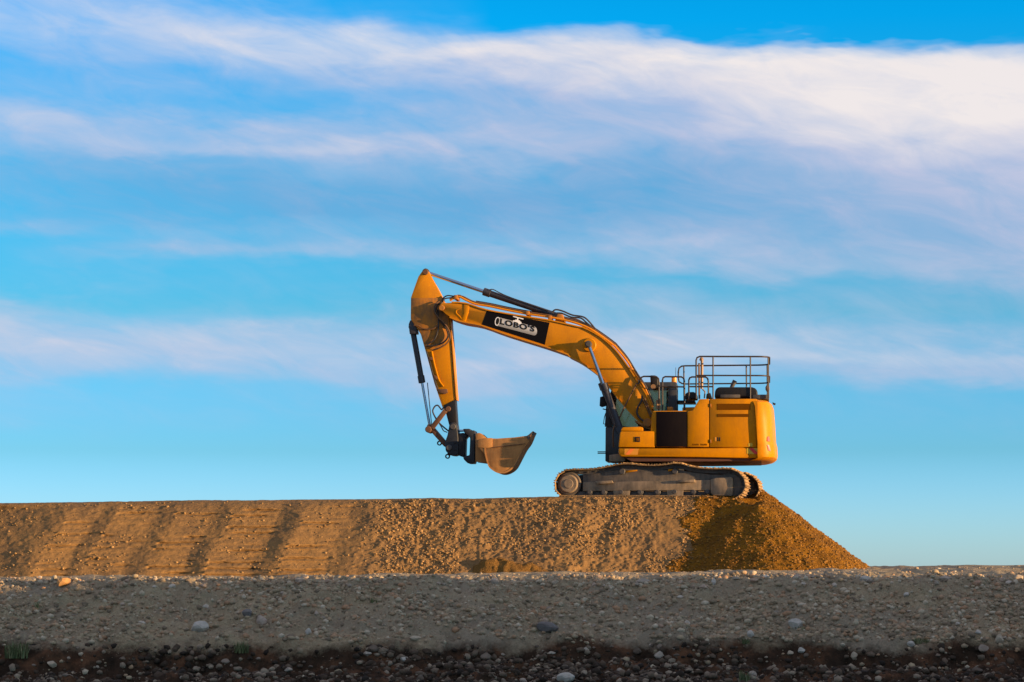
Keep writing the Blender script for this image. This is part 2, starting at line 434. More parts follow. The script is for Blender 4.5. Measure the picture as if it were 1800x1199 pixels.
xs = sorted(set([round(v, 4) for v in (geom(-11.5, -4000, 26) + list(np.arange(-11.5, 11.5, 0.032)) + geom(11.5, 4000, 26))]))
ys = sorted(set([round(v, 4) for v in (geom(-27.0, -1500, 24) + list(np.arange(-27.0, -24.6, 0.2)) + list(np.arange(-24.6, -18.6, 0.03)) +
                 list(np.arange(-18.6, -4.0, 0.15)) + list(np.arange(-4.0, 14.0, 0.6)) + geom(14.0, 6000, 40))]))
ground = grid_mesh('ground', np.array(xs), np.array(ys), ground_h, M['bank'], 'structure')

def ground_hit(px, py, hf=None):
    hf = hf or ground_h
    d = ray(px, py)
    t = np.arange(33.0, 62.0, 0.01) / d.y
    X = CAM.x + d.x * t; Y = CAM.y + d.y * t; Z = CAM.z + d.z * t
    below = Z <= hf(X, Y)
    k = int(np.argmax(below)) if below.any() else None
    if k is None:
        return None
    return Vector((X[k], Y[k], Z[k]))

# ------------------------------------------------------------------ embankment the machine stands on
CREST_Y, FOOT_Y = -2.05, -4.75
def crest_z(x):
    return np.interp(x, [px2x(-300, 58), px2x(0, 58), px2x(330, 58), px2x(700, 58), px2x(760, 58), px2x(830, 58), px2x(975, 58), 6.0], [1.82, 1.865, 1.93, 1.965, 1.995, 1.97, 2.03, 2.05])
PANELS = [(-120, .2), (92, 1), (178, .7), (285, 0.85), (388, 1.1), (514, 1.3), (640, .8), (800, .45), (1012, .9), (1080, .35), (1160, 0)]
PB = np.array([px2x(p[0], 56.5) for p in PANELS]); PA = np.array([p[1] for p in PANELS])
def cleat_phase(fy, idx):
    ph = fy * 14.0 + idx * 0.37
    return ph - np.floor(ph), np.floor(ph)
def embank_strip(x, fy):
    xb = x - (fy - 0.5) * 0.62 - 0.14 * fbm(fy * 3, x * 0.2, 95, 3)
    idx = np.clip(np.searchsorted(PB, xb) - 1, 0, len(PB) - 2)
    t = np.clip((xb - PB[idx]) / (PB[idx + 1] - PB[idx]), 0, 1)
    return xb, idx, t
def embank_slot(x, y):
    # overlapping tracked strips (crest at every border, falling away to the right) and the narrow slots pressed in by the cleats
    fy = (y - FOOT_Y) / (CREST_Y - FOOT_Y)
    face = sstep(0.0, 0.04, fy) * (1 - sstep(0.90, 1.02, fy))
    xb, idx, t = embank_strip(x, fy)
    A0, A1 = PA[idx], PA[idx + 1]
    saw = np.where(t < 0.62, A0 * (1 - t / 0.62), A1 * sstep(0, 1, (t - 0.62) / 0.38))
    strip = 1 - sstep(px2x(1085, 56.5), px2x(1190, 56.5), x)
    dy = -0.135 * saw * strip * (0.8 + 0.5 * fbm(x * 0.9, fy * 2.2, 96, 3))
    dy = dy + 0.42 * (1 - sstep(px2x(-110, 56.5), px2x(100, 56.5), xb))
    fr, row = cleat_phase(fy, idx)
    w = (1 - sstep(px2x(600, 56.5), px2x(690, 56.5), xb)) * sstep(px2x(40, 56.5), px2x(120, 56.5), xb)
    w = w * sstep(0.03, 0.08, fy) * (1 - sstep(0.86, 0.95, fy))
    w = w * (0.12 + 0.88 * sstep(-0.10, 0.35, fbm(x * 0.8, row * 1.7, 97, 3)))
    wid = 0.10 + 0.06 * vnoise(x * 3, row * 2.3, 94)
    dy = dy + w * (0.062 * np.exp(-((fr - 0.5) / wid) ** 2) - 0.03 * np.cos(2 * np.pi * fr)) * (1 - 0.65 * sstep(0.60, 0.78, t))
    dy = dy + 0.035 * fbm(x * 2.4, y * 4.0, 93, 4)
    return face * dy
def embank_h(x, y):
    x = np.asarray(x, float); y = np.asarray(y, float)
    cz = crest_z(x)
    fy = (y - FOOT_Y) / (CREST_Y - FOOT_Y)
    bz = base_z(x) - 0.12
    zf = bz + (cz - bz) * fy
    yb = (4.6 - y) / 2.8
    zb_ = bz + (cz - bz) * yb
    top = cz + 0.03 * fbm(x * 0.6, y * 0.6, 91, 3) * sstep(-2.0, -1.2, y)
    k = 0.10
    z = -np.log(np.exp(-zf / k) + np.exp(-top / k) + np.exp(-zb_ / k)) * k
    z = np.maximum(z, bz - 0.5)
    face = (sstep(0.0, 0.04, fy)) * (1 - sstep(0.93, 1.03, fy))
    # loose crumbs
    rough = 0.25 + 0.75 * sstep(px2x(600, 56.5), px2x(700, 56.5), x)
    rough = rough * (1 - 0.7 * sstep(px2x(1120, 56.5), px2x(1200, 56.5), x))
    n = vnoise(x * 6.5, y * 6.5, 101); n2 = vnoise(x * 14, y * 14, 102)
    z = z + face * rough * (0.04 * np.maximum(n - 0.05, 0) * 2 + 0.04 * np.maximum(n2 - 0.08, 0) * 2 + 0.05 * np.maximum(vnoise(x * 26, y * 26, 106) - 0.1, 0) * 2 + 0.06 * fbm(x * 2.2, y * 2.2, 104, 4, 0.55))
    z = z + 0.012 * fbm(x * 9, y * 9, 103, 2) + 0.022 * fbm(x * 1.6, y * 0.3, 107, 4) * sstep(0.8, 1.0, fy) * (y < -1.8)
    return z
exs = np.arange(-17.0, 5.6, 0.03)
eys = np.concatenate([np.arange(-5.2, -1.6, 0.015), np.arange(-1.6, 7.0, 0.2)])
grid_mesh('embankment', exs, eys, embank_h, M['embank'], 'structure', True, embank_slot)

# fresh tipped soil at the end of the embankment
def pile_h(x, y):
    x = np.asarray(x, float); y = np.asarray(y, float)
    # spine of the tip: along y, apex line near the end of the far track
    def cone(cx, cy, cz, slope, wy=1.0):
        return cz - slope * np.sqrt((x - cx) ** 2 + (np.where(y < cy, wy, 1.0) * (y - cy)) ** 2 + 0.03)
    a = cone(6.25, -2.55, 2.03, 0.735, 0.86)
    b = cone(6.30, -0.6, 2.16, 0.75)
    c = cone(6.40, 0.9, 2.46, 0.77)
    d = cone(5.75, 1.8, 2.1, 0.72)
    e = cone(5.55, -2.3, 2.02, 0.735)
    k = 0.10
    rx = np.maximum(np.maximum(4.0 - x, x - 6.05), 0); ry = np.maximum(np.maximum(-1.9 - y, y - 2.0), 0)
    pl = 1.97 - 0.74 * np.sqrt(rx ** 2 + ry ** 2)
    z = np.log(np.exp(a / k) + np.exp(b / k) + np.exp(c / k) + np.exp(d / k) + np.exp(e / k) + np.exp(pl / k)) * k
    lump = 0.055 * fbm(x * 2.0, y * 2.0, 121, 4) + 0.05 * np.maximum(vnoise(x * 6, y * 6, 122), 0) + 0.04 * np.maximum(vnoise(x * 13, y * 13, 123), 0)
    # a slumped tongue that leaves a left-facing flank
    ang = np.arctan2(y + 2.0, x - 6.1)
    z = z + 0.07 * fbm(ang * 5.0, np.hypot(x - 6.1, y + 2.0) * 0.5, 126, 3) * sstep(0.3, 1.2, np.hypot(x - 6.1, y + 2.0))
    z = z + lump
    z = np.minimum(z, np.where((y > -1.75) & (y < 1.75) & (x < 6.05), 1.99, 9))
    return np.maximum(z, -0.35)
pxs = np.arange(2.2, 10.0, 0.032); pys = np.concatenate([np.arange(-6.6, 0.6, 0.032), np.arange(0.6, 5.6, 0.12)])
def pile_h2(x, y):
    z = pile_h(x, y)
    e = embank_h(x, y)
    near = np.maximum(np.maximum(2.6 - x, -6.2 - y), 0)
    bd = x + 0.8 * fbm(y * 1.6, x * 0.8, 125, 5, 0.6) - 0.25 * (y + 3.5)     # ragged border where the fresh soil laps over the embankment
    over = sstep(4.10, 4.35, bd)
    z = np.where(x < 5.7, np.maximum(z, e - 0.06 + 0.10 * over * (y < -1.72)), z)
    return np.where((x < 5.9), np.where(z > e, z, np.minimum(z, e - 0.06)), z) - near * 2
grid_mesh('soil_pile', pxs, pys, pile_h2, M['fresh'], 'structure')
# small heap tipped at the foot of the embankment
def heap_h(x, y):
    hx, hy = px2x(880, 56), -4.45
    r = np.sqrt(((x - hx - 0.05) / 1.35) ** 2 + ((y - hy) / 0.55) ** 2) + 0.35 * fbm(x * 1.8, y * 1.8, 133, 3)
    q = ground_h(x, y, False)
    prof = 0.46 * np.exp(-(np.abs(r) / 0.66) ** 2)
    z = q - 0.14 + prof + 0.16 * fbm(x * 3.4, y * 3.4, 131, 4) + 0.09 * np.maximum(vnoise(x * 10, y * 10, 132), 0)
    return z - 0.3 * sstep(1.0, 1.4, r)
hx0 = px2x(880, 56)
grid_mesh('soil_heap', np.arange(hx0 - 2.1, hx0 + 2.1, 0.04), np.arange(-5.3, -3.6, 0.04), heap_h, M['heap'], 'structure')

# unseen berm added right of the view to throw shade over the gravel face
def berm_h(x, y):
    x = np.asarray(x, float); y = np.asarray(y, float)
    cr = 2.12 + 0.34 * fbm(x * 0.6, x * 0 + 2.2, 141, 5, 0.6) - 0.34 * (1 - sstep(15.0, 24.0, x))
    for dx_, dw_, dd_ in ((17.1, 0.45, 0.55), (16.1, 0.22, 0.40), (19.3, 0.22, 0.60), (15.0, 0.3, 0.40), (18.4, 0.15, 0.35), (21.0, 0.2, 0.25)):  # crest notches shaped to let patches of sun onto the bank
        cr = cr - dd_ * np.exp(-((x - dx_) / dw_) ** 2) * (1 - sstep(0.4, 2.2, np.abs(y + 30.0)))
    end = sstep(11.0, 14.0, x) * (1 - sstep(44.0, 52.0, x))
    d = np.abs(y + 30.0)
    z = (cr + 2.2) * end - 0.66 * d - 2.2
    return np.maximum(z, -2.3) + 0.30 * fbm(x * 0.7, y * 0.7, 142, 5, 0.55) * sstep(1.2, 3.5, d)
grid_mesh('added_shade_berm', np.arange(10.0, 53.0, 0.1), np.arange(-38.0, -22.5, 0.2), berm_h, M['plain'], 'structure')

def surf_h(x, y):
    return np.maximum(np.maximum(ground_h(x, y), embank_h(x, y)), np.maximum(np.where(np.asarray(x) > 2.3, pile_h2(x, y), -9), -9))

# ------------------------------------------------------------------ mesh builders
def bm_obj(name, bm, mat, parent=None, smooth=False):
    me = bpy.data.meshes.new(name)
    bm.normal_update(); bm.to_mesh(me); bm.free()
    o = link(name, me, mat, parent)
    if smooth:
        me.shade_smooth()
        try:
            me.set_sharp_from_angle(angle=R(35))
        except Exception:
            pass
    return o
def add_prism(bm, pts, v0, v1, bev=0.0, seg=2):
    """extrude a (u,w) outline from v0 to v1"""
    t = bmesh.new()
    a = [t.verts.new((u, v0, w)) for u, w in pts]
    b = [t.verts.new((u, v1, w)) for u, w in pts]
    n = len(pts)
    t.faces.new(a); t.faces.new(list(reversed(b)))
    for i in range(n):
        t.faces.new((a[i], b[i], b[(i + 1) % n], a[(i + 1) % n]))
    bmesh.ops.recalc_face_normals(t, faces=t.faces)
    if bev > 0:
        t.normal_update()
        ed = [e for e in t.edges if len(e.link_faces) == 2 and e.calc_face_angle(0) > R(25)]
        bmesh.ops.bevel(t, geom=ed, offset=bev, segments=seg, affect='EDGES', profile=0.5, clamp_overlap=True)
    _merge(bm, t)
def _merge(bm, t):
    me = bpy.data.meshes.new('tmp'); t.to_mesh(me); t.free(); bm.from_mesh(me); bpy.data.meshes.remove(me)
def add_box(bm, c0, c1, bev=0.0):
    (u0, v0, w0), (u1, v1, w1) = c0, c1
    add_prism(bm, [(u0, w0), (u1, w0), (u1, w1), (u0, w1)], v0, v1, bev)
def add_tube(bm, path, r, sides=10, cap=True):
    P = [Vector(p) for p in path]
    rings = []
    prev_n = None
    for i, p in enumerate(P):
        if i == 0: d = P[1] - P[0]
        elif i == len(P) - 1: d = P[-1] - P[-2]
        else: d = (P[i + 1] - P[i]).normalized() + (P[i] - P[i - 1]).normalized()
        d.normalize()
        if prev_n is None:
            a = Vector((0, 1, 0)) if abs(d.y) < 0.9 else Vector((1, 0, 0))
            nrm = d.cross(a).normalized()
        else:
            nrm = (prev_n - d * prev_n.dot(d)).normalized()
        prev_n = nrm
        bnm = d.cross(nrm)
        rr = r[i] if isinstance(r, (list, tuple)) else r
        rings.append([bm.verts.new(p + (nrm * math.cos(2 * math.pi * k / sides) + bnm * math.sin(2 * math.pi * k / sides)) * rr) for k in range(sides)])
    for a, b in zip(rings[:-1], rings[1:]):
        for k in range(sides):
            bm.faces.new((a[k], a[(k + 1) % sides], b[(k + 1) % sides], b[k]))
    if cap:
        bm.faces.new(list(reversed(rings[0]))); bm.faces.new(rings[-1])
def add_disc(bm, u, w, v0, v1, r, sides=24, bev=0.0):
    add_prism(bm, [(u + r * math.cos(2 * math.pi * k / sides), w + r * math.sin(2 * math.pi * k / sides)) for k in range(sides)], v0, v1, bev, 1)
def smooth_path(pts, n=6, closed=False):
    P = [np.array(p, float) for p in pts]
    out = []
    m = len(P)
    rng = range(m if closed else m - 1)
    for i in rng:
        p0 = P[(i - 1) % m] if (closed or i > 0) else P[0]
        p1 = P[i]; p2 = P[(i + 1) % m]
        p3 = P[(i + 2) % m] if (closed or i + 2 < m) else P[-1]
        for k in range(n):
            t = k / n
            out.append(0.5 * ((2 * p1) + (-p0 + p2) * t + (2 * p0 - 5 * p1 + 4 * p2 - p3) * t * t + (-p0 + 3 * p1 - 3 * p2 + p3) * t ** 3))
    if not closed:
        out.append(P[-1])
    return out

# ------------------------------------------------------------------ excavator
ORG = Vector((3.6, 0.0, 2.03))
class Frame:
    def __init__(s, yaw):
        s.yaw = yaw
        s.c, s.s = math.cos(yaw), math.sin(yaw)
    def inv(s, p):
        return Vector((p.x * s.c - p.y * s.s, p.x * s.s + p.y * s.c, p.z))
    def uw(s, px, py, v):
        C = s.inv(CAM - ORG); d = s.inv(ray(px, py))
        t = (v - C.y) / d.y
        q = C + d * t
        return (q.x, q.z)
    def P(s, px, py, v):
        u, w = s.uw(px, py, v)
        return (u, v, w)
    def poly(s, pts, v):
        return [s.uw(px, py, v) for px, py in pts]
UP = Frame(R(6.3))
TR = Frame(R(13.2))
exc = bpy.data.objects.new('excavator', None)
exc.empty_display_size = 0.5
COL.objects.link(exc)
exc.location = ORG
prop(exc, 'yellow tracked excavator with raised boom and bucket standing on the earth embankment', 'excavator')
def part(name, bm, mat, frame=UP, parent=None, smooth=True):
    o = bm_obj(name, bm, M[mat] if isinstance(mat, str) else mat, parent or exc, smooth)
    if parent is None:
        o.rotation_euler.z = -frame.yaw
    return o
def B(): return bmesh.new()
zA = lambda x, y: (960 + x / 4.283, 600 + y / 4.283)
zB = lambda x, y: (700 + x / 4.737, 460 + y / 4.737)
zC = lambda x, y: (700 + x / 3.996, 540 + y / 3.996)
zD = lambda x, y: (1000 + x / 4.737, 540 + y / 4.737)
zE = lambda x, y: (1040 + x / 6.661, 640 + y / 6.661)
zF = lambda x, y: (740 + x / 7.995, 690 + y / 7.995)
zG = lambda x, y: (1190 + x / 5.994, 615 + y / 5.994)
zH = lambda x, y: (960 + x / 9.0, 800 + y / 9.0)
zI = lambda x, y: (1160 + x / 9.0, 800 + y / 9.0)

def prism_part(name, mat, pts, v0, v1, bev=0.02, vref=None, parent=None, frame=UP, seg=2, smooth=True):
    bm = B()
    add_prism(bm, frame.poly(pts, v0 if vref is None else vref), v0, v1, bev, seg)
    return part(name, bm, mat, frame, parent, smooth)

# ---- tracks
TV0, TV1 = -1.72, -0.98          # near track
outer = [zH(230, 640), zH(160, 580), zH(130, 480), zH(150, 370), zH(215, 285), zH(310, 235), zH(450, 222), zH(650, 218), zH(820, 200), zH(1000, 165),
         zH(1150, 138), zH(1300, 130), zH(1500, 148), zH(1700, 152), zH(1880, 140), zI(200, 122), zI(330, 128), zI(450, 162), zI(620, 192), zI(800, 205),
         zI(1000, 205), zI(1120, 212), zI(1240, 265), zI(1320, 345), zI(1355, 450), zI(1340, 550), zI(1270, 640), zI(1150, 702), zI(1000, 700), zI(820, 668),
         zI(600, 655), zI(300, 655), zI(0, 652), zH(1500, 650), zH(1100, 650), zH(700, 650), zH(400, 652)]
outer_uw = [np.array(TR.uw(px, py, TV0)) for px, py in outer]
path = np.array(smooth_path(outer_uw, 12, True))
seg = np.linalg.norm(np.roll(path, -1, 0) - path, axis=1)
cum = np.concatenate([[0], np.cumsum(seg)])
NSH = 50
Ltot = cum[-1]; pitch = Ltot / NSH
def on_path(s):
    s = s % Ltot
    k = int(np.searchsorted(cum, s) - 1); k = max(0, min(k, len(path) - 1))
    t = (s - cum[k]) / max(seg[k], 1e-6)
    return path[k] * (1 - t) + path[(k + 1) % len(path)] * t
ctr = path.mean(0)
SW = TV1 - TV0
# a track shoe: plate with three grousers, outward = +z
bm = B()
hl = pitch * 0.47
add_box(bm, (-hl, 0, -0.026), (hl, SW, -0.004), 0.004)
for gx, gh in ((-hl + 0.012, 0.026), (0.0, 0.022), (hl - 0.022, 0.022)):
    add_prism(bm, [(gx - 0.013, -0.008), (gx + 0.013, -0.008), (gx + 0.007, gh), (gx - 0.007, gh)], 0.0, SW, 0)
shoe_me = bpy.data.meshes.new('track_shoe'); bm.to_mesh(shoe_me); bm.free(); shoe_me.materials.append(M['shoe'])
def inset(d):
    out = []
    n = len(path)
    for i in range(0, n, 3):
        tdir = path[(i + 2) % n] - path[i - 2]
        tdir = tdir / np.linalg.norm(tdir)
        nrm = np.array([-tdir[1], tdir[0]])
        if np.dot(nrm, path[i] - ctr) > 0: nrm = -nrm
        # near-flat top/bottom: choose the inward vertical
        out.append(path[i] + nrm * d)
    return out
frame_v0 = TV0 + 0.13
def make_track(dv):
    f0, f1 = frame_v0 + dv, TV1 - 0.13 + dv
    bm = B()
    # track frame beam with sloping shoulders
    beam = TR.poly([zH(575, 302), zH(800, 285), zH(1050, 245), zH(1200, 212), zH(1500, 225), zI(100, 232), zI(300, 232), zI(500, 268), zI(800, 305), zI(1000, 310), zI(1000, 400), zI(800, 555), zH(585, 565)], frame_v0)
    bs = B(); add_prism(bs, beam, f0 + 0.05, f1 - 0.05, 0.02)
    lower = TR.poly([zH(582, 430), zI(800, 395), zI(800, 555), zH(582, 570)], frame_v0)
    add_prism(bm, lower, f0 - 0.02, f1, 0.012)
    # roller guards
    add_prism(bm, TR.poly([zH(1055, 560), zH(1330, 560), zH(1320, 632), zH(1070, 632)], frame_v0), f0 - 0.01, f0 + 0.02, 0.004)
    add_prism(bm, TR.poly([zI(110, 555), zI(375, 555), zI(365, 640), zI(120, 640)], frame_v0), f0 - 0.01, f0 + 0.02, 0.004)
    root = part('crawler_track', bm, 'trackframe', TR)
    def sub(name, bm, mat):
        return part(name, bm, mat, TR, root)
    sub('frame_shoulder', bs, 'track')
    # drive housing at the right end, idler at the left end
    bm = B(); add_prism(bm, TR.poly([zI(805, 385), zI(900, 360), zI(1140, 350), zI(1155, 370), zI(1155, 630), zI(1130, 648), zI(850, 640), zI(808, 600)], frame_v0), f0 - 0.06, f1, 0.025); sub('drive_housing', bm, 'trackframe')
    bm = B(); cu, cw = TR.uw(*zI(1105, 480), frame_v0); add_disc(bm, cu, cw, f0 + 0.06, f0 + 0.16, 0.30, 28, 0.01)
    for k in range(21):
        a = 2 * math.pi * k / 21
        add_disc(bm, cu + 0.31 * math.cos(a), cw + 0.31 * math.sin(a), f0 + 0.07, f0 + 0.15, 0.03, 8)
    sub('sprocket', bm, 'track')
    bm = B(); add_prism(bm, TR.poly([zH(430, 318), zH(600, 305), zH(600, 600), zH(480, 600)], frame_v0), f0 + 0.12, f1 - 0.12, 0.01); sub('idler_yoke', bm, 'black')
    bm = B(); cu, cw = TR.uw(*zH(365, 455), frame_v0); add_disc(bm, cu, cw, f0 + 0.0, f0 + 0.30, 0.30, 32, 0.02); sub('idler_wheel', bm, 'track')
    bm = B(); add_disc(bm, cu, cw, f0 - 0.07, f0 + 0.02, 0.235, 32, 0.03); add_disc(bm, cu, cw, f0 - 0.085, f0, 0.12, 24, 0.01); sub('idler_cap', bm, 'trackframe')
    for x in (690, 912, 1190, 1485, 1760):
        bm = B(); cu, cw = TR.uw(*zH(x, 585), frame_v0); add_disc(bm, cu, cw, f0 + 0.0, f0 + 0.34, 0.085, 18, 0.012); add_disc(bm, cu, cw, f0 - 0.035, f0 + 0.01, 0.055, 14, 0.008); sub('track_roller', bm, 'steel')
    for x in (235, 530, 750):
        bm = B(); cu, cw = TR.uw(*zI(x, 580), frame_v0); add_disc(bm, cu, cw, f0 + 0.0, f0 + 0.34, 0.085, 18, 0.012); add_disc(bm, cu, cw, f0 - 0.035, f0 + 0.01, 0.055, 14, 0.008); sub('track_roller', bm, 'steel')
    for q in (zH(1205, 258), zI(240, 255)):
        bm = B(); cu, cw = TR.uw(*q, frame_v0); add_disc(bm, cu, cw, f0 - 0.03, f0 + 0.3, 0.075, 18, 0.012); sub('carrier_roller', bm, 'steel')
    for a, b in ((zH(1255, 262), zH(1435, 245)), (zI(130, 240), zI(215, 232))):
        bm = B(); (u0, w0), (u1, w1) = TR.uw(*a, f0 if dv == 0 else frame_v0), TR.uw(*b, f0 if dv == 0 else frame_v0)
        add_prism(bm, [(u0, w0 - 0.03), (u1, w1 - 0.01), (u1, w1 + 0.02), (u0, w0 + 0.03)], f0 + 0.02, f0 + 0.2, 0.006); sub('sunlit_piece', bm, 'yellow')  # yellow pieces put in for sunlit bits beside the carrier rollers
    for q in ([zH(770, 412), zH(1030, 400), zH(1055, 440), zH(800, 460)], [zI(275, 395), zI(545, 385), zI(550, 432), zI(290, 432)]):
        bm = B(); add_prism(bm, TR.poly(q, TV0), f0 - 0.09, f0 + 0.03, 0.01); sub('step_plate', bm, 'trackframe')
    # link chain
    bm = B()
    rings = []
    for d0, va, vb in ((0.028, 0.20, 0.27), (0.028, 0.38, 0.45)):
        o1 = inset(d0); o2 = inset(0.125)
        n = len(o1)
        q = [[bm.verts.new((o1[i][0], TV0 + dv + va, o1[i][1])), bm.verts.new((o1[i][0], TV0 + dv + vb, o1[i][1])),
              bm.verts.new((o2[i][0], TV0 + dv + vb, o2[i][1])), bm.verts.new((o2[i][0], TV0 + dv + va, o2[i][1]))] for i in range(n)]
        for i in range(n):
            a, b = q[i], q[(i + 1) % n]
            for k in range(4):
                bm.faces.new((a[k], a[(k + 1) % 4], b[(k + 1) % 4], b[k]))
    bmesh.ops.recalc_face_normals(bm, faces=bm.faces)
    sub('link_chain', bm, 'steel')
    bm = B()
    for k in range(NSH):
        c = on_path((k + 0.5) * pitch); t = on_path((k + 0.5) * pitch + 0.03) - on_path((k + 0.5) * pitch - 0.03)
        t /= np.linalg.norm(t); nn = np.array([-t[1], t[0]])
        if np.dot(nn, ctr - c) < 0 and abs(c[0] - ctr[0]) > 1.6: nn = -nn
        if abs(c[0] - ctr[0]) <= 1.6: nn = np.array([0, 1.0]) if c[1] < ctr[1] else np.array([0, -1.0])
        q = c + nn * 0.075
        add_disc(bm, q[0], q[1], TV0 + dv + 0.185, TV0 + dv + 0.2, 0.022, 8)
    sub('link_pins', bm, 'steel')['kind'] = 'stuff'
    for k in range(NSH):
        s = (k + 0.5) * pitch
        c = on_path(s); t = on_path(s + pitch * 0.4) - on_path(s - pitch * 0.4)
        ang = math.atan2(t[1], t[0])
        # outward side: the path runs clockwise, so its left is outward
        sh_ = link('track_shoe', shoe_me, None, root)
        sh_.location = (c[0], TV0 + dv, c[1])
        sh_.rotation_euler = (0, -ang, 0)
    return root
nt_ = make_track(0.0); ft_ = make_track(2.70)
nt_['label'] = 'nearer crawler track'; ft_['label'] = 'farther crawler track'
bm = B()
u0, w0 = TR.uw(*zH(1500, 420), 0); u1, w1 = TR.uw(*zI(300, 250), 0)
add_box(bm, (u0, -1.2, w0 - 0.05), (u1, 1.2, w0 + 0.3), 0.04)
cu = (u0 + u1) / 2
add_disc(bm, 0, 0, 0, 0.001, 0.001, 3)
part('car_body', bm, 'trackframe', TR)
bm = B(); uc, wt_ = UP.uw(1152, 812, 0)
add_tube(bm, [(uc, 0, wt_ - 0.45), (uc, 0, wt_ + 0.14)], 0.74, 40)
part('slew_ring', bm, 'black')

# ---- upper structure: floor frame and skirt
V0, V1 = -1.50, 1.50
skirt = [zE(312, 985), zE(1180, 985), (1331.5, 787), (1331.5, 805.5), zE(1180, 1090), zE(345, 1085), zE(318, 1060)]
sk = prism_part('lower_skirt', 'yellow', skirt, V0, -0.55, 0.035, vref=V0)
prism_part('lower_skirt', 'yellow', skirt, 0.55, V1, 0.035, vref=V0)
bm = B()
add_prism(bm, UP.poly([(1090, 788), (1340, 788), (1340, 803), (1090, 803)], V0), -0.54, 0.54, 0.02)
add_prism(bm, UP.poly([(1092, 801), (1350, 801), (1338, 809.5), (1250, 811), (1110, 811)], V0), -1.36, 1.40, 0.02)
part('floor_frame', bm, 'primer')
prism_part('front_ballast', 'trackframe', [zE(205, 1065), zE(310, 1050), zE(400, 1100), zE(385, 1142), zE(205, 1142)], -1.2, -0.2, 0.02)
# front tool box
tb = prism_part('tool_box', 'yellow', [zE(330, 800), zE(345, 788), zE(738, 786), zE(740, 975), zE(314, 975)], V0 + 0.01, -0.70, 0.05, seg=3)
prism_part('step_box', 'yellow', [zE(342, 770), zE(362, 740), zE(575, 734), zE(602, 745), zE(604, 784), zE(342, 784)], V0 + 0.06, -0.75, 0.045, seg=3)
bm = B(); add_prism(bm, UP.poly([zE(505, 852), zE(565, 852), zE(565, 912), zE(505, 912)], V0), V0 - 0.005, V0 + 0.03, 0.004)
part('latch', bm, 'black', parent=tb)
bm = B(); add_prism(bm, UP.poly([zE(517, 864), zE(553, 864), zE(553, 900), zE(517, 900)], V0), V0 - 0.012, V0 + 0.03, 0.004)
part('latch_pull', bm, 'vent', parent=tb)
# black side cover and its yellow surround
prism_part('tank_housing', 'yellow', [zE(715, 548), zE(752, 548), zA(1060, 522), zA(1060, 797), zE(752, 970), zE(690, 776), zE(700, 650)], V0 + 0.03, -0.55, 0.02)
prism_part('black_side_cover', 'blackp', [zE(756, 556), zE(1114, 554), zE(1117, 967), zE(756, 965)], V0 - 0.005, V0 + 0.05, 0.012)
# engine house
bm = B()
add_prism(bm, UP.poly([zA(1062, 535), zA(1105, 528), zA(1155, 442), (1333, 702.5), (1333, 788), zA(1062, 797)], V0), V0 + 0.03, 0.6, 0.01)
add_prism(bm, UP.poly([(1194, 706), (1333, 702.5), (1333, 788), (1194, 788)], V0), 0.6, V1, 0.02)
part('engine_house', bm, 'yellow')
d1 = prism_part('side_panel', 'yellow', [zA(1064, 527), zA(1103, 520), zA(1153, 436), zA(1226, 433), zA(1226, 795), zA(1064, 795)], V0 - 0.012, V0 + 0.06, 0.016)
d2 = prism_part('engine_door', 'yellow', [zA(1231, 433), zA(1586, 433), zA(1586, 797), zA(1231, 797)], V0 - 0.012, V0 + 0.06, 0.016)
for (x0, y0, x1, y1, n) in ((1288, 470, 1538, 517, 5), (1288, 547, 1525, 570, 3)):
    bm = B(); add_prism(bm, UP.poly([zA(x0, y0), zA(x1, y0), zA(x1, y1), zA(x0, y1)], V0), V0 - 0.016, V0, 0)
    vt = part('vent', bm, 'vent', parent=d2)
    bm = B()
    for k in range(n):
        yy = y0 + (k + 0.5) * (y1 - y0) / n
        (ua, wa), (ub, wb) = UP.uw(*zA(x0 + 4, yy), V0), UP.uw(*zA(x1 - 4, yy), V0)
        add_prism(bm, [(ua, wa - 0.009), (ub, wb - 0.009), (ub, wb + 0.009), (ua, wa + 0.009)], V0 - 0.026, V0 - 0.01, 0)
    part('louvre_slats', bm, 'vent', parent=d2)['kind'] = 'stuff'
for (x0, x1, mt_) in ((1268, 1282, 'cream'), (1284, 1293, 'black'), (1302, 1311, 'black')):
    bm = B(); add_prism(bm, UP.poly([zA(x0, 722), zA(x1, 722), zA(x1, 753), zA(x0, 753)], V0), V0 - 0.02, V0, 0.003); part('door_latch', bm, mt_, parent=d2)
bm = B()
for k in range(11):
    if k in (5,): continue
    x0 = 1100 + k * 10.3
    add_prism(bm, UP.poly([zA(x0, 771 + (k % 3)), zA(x0 + 7.5, 771 + (k % 3)), zA(x0 + 7.5, 785), zA(x0, 785)], V0), V0 - 0.014, V0, 0)
part('small_marking', bm, 'vent', parent=d1)
# markings on the skirt
bm = B(); add_prism(bm, UP.poly([zG(735, 1036), zG(850, 1036), zG(850, 1100), zG(735, 1094)], V0), V0 - 0.004, V0 + 0.02, 0); part('warning_plate', bm, 'pale_yellow', parent=sk)
bm = B(); add_prism(bm, UP.poly([zG(755, 1036), zG(802, 1036), zG(850, 1080), zG(848, 1100), zG(815, 1097)], V0), V0 - 0.007, V0 + 0.02, 0); part('warning_stripe', bm, 'red', parent=sk)
bm = B(); add_prism(bm, UP.poly([zE(385, 992), zE(550, 992), zE(540, 1062), zE(385, 1062)], V0), V0 - 0.004, V0 + 0.02, 0); part('warning_plate', bm, 'cream', parent=sk)
bm = B(); add_prism(bm, UP.poly([zE(450, 992), zE(500, 992), zE(440, 1062), zE(392, 1062)], V0), V0 - 0.007, V0 + 0.02, 0); part('warning_stripe', bm, 'orange_mark', parent=sk)
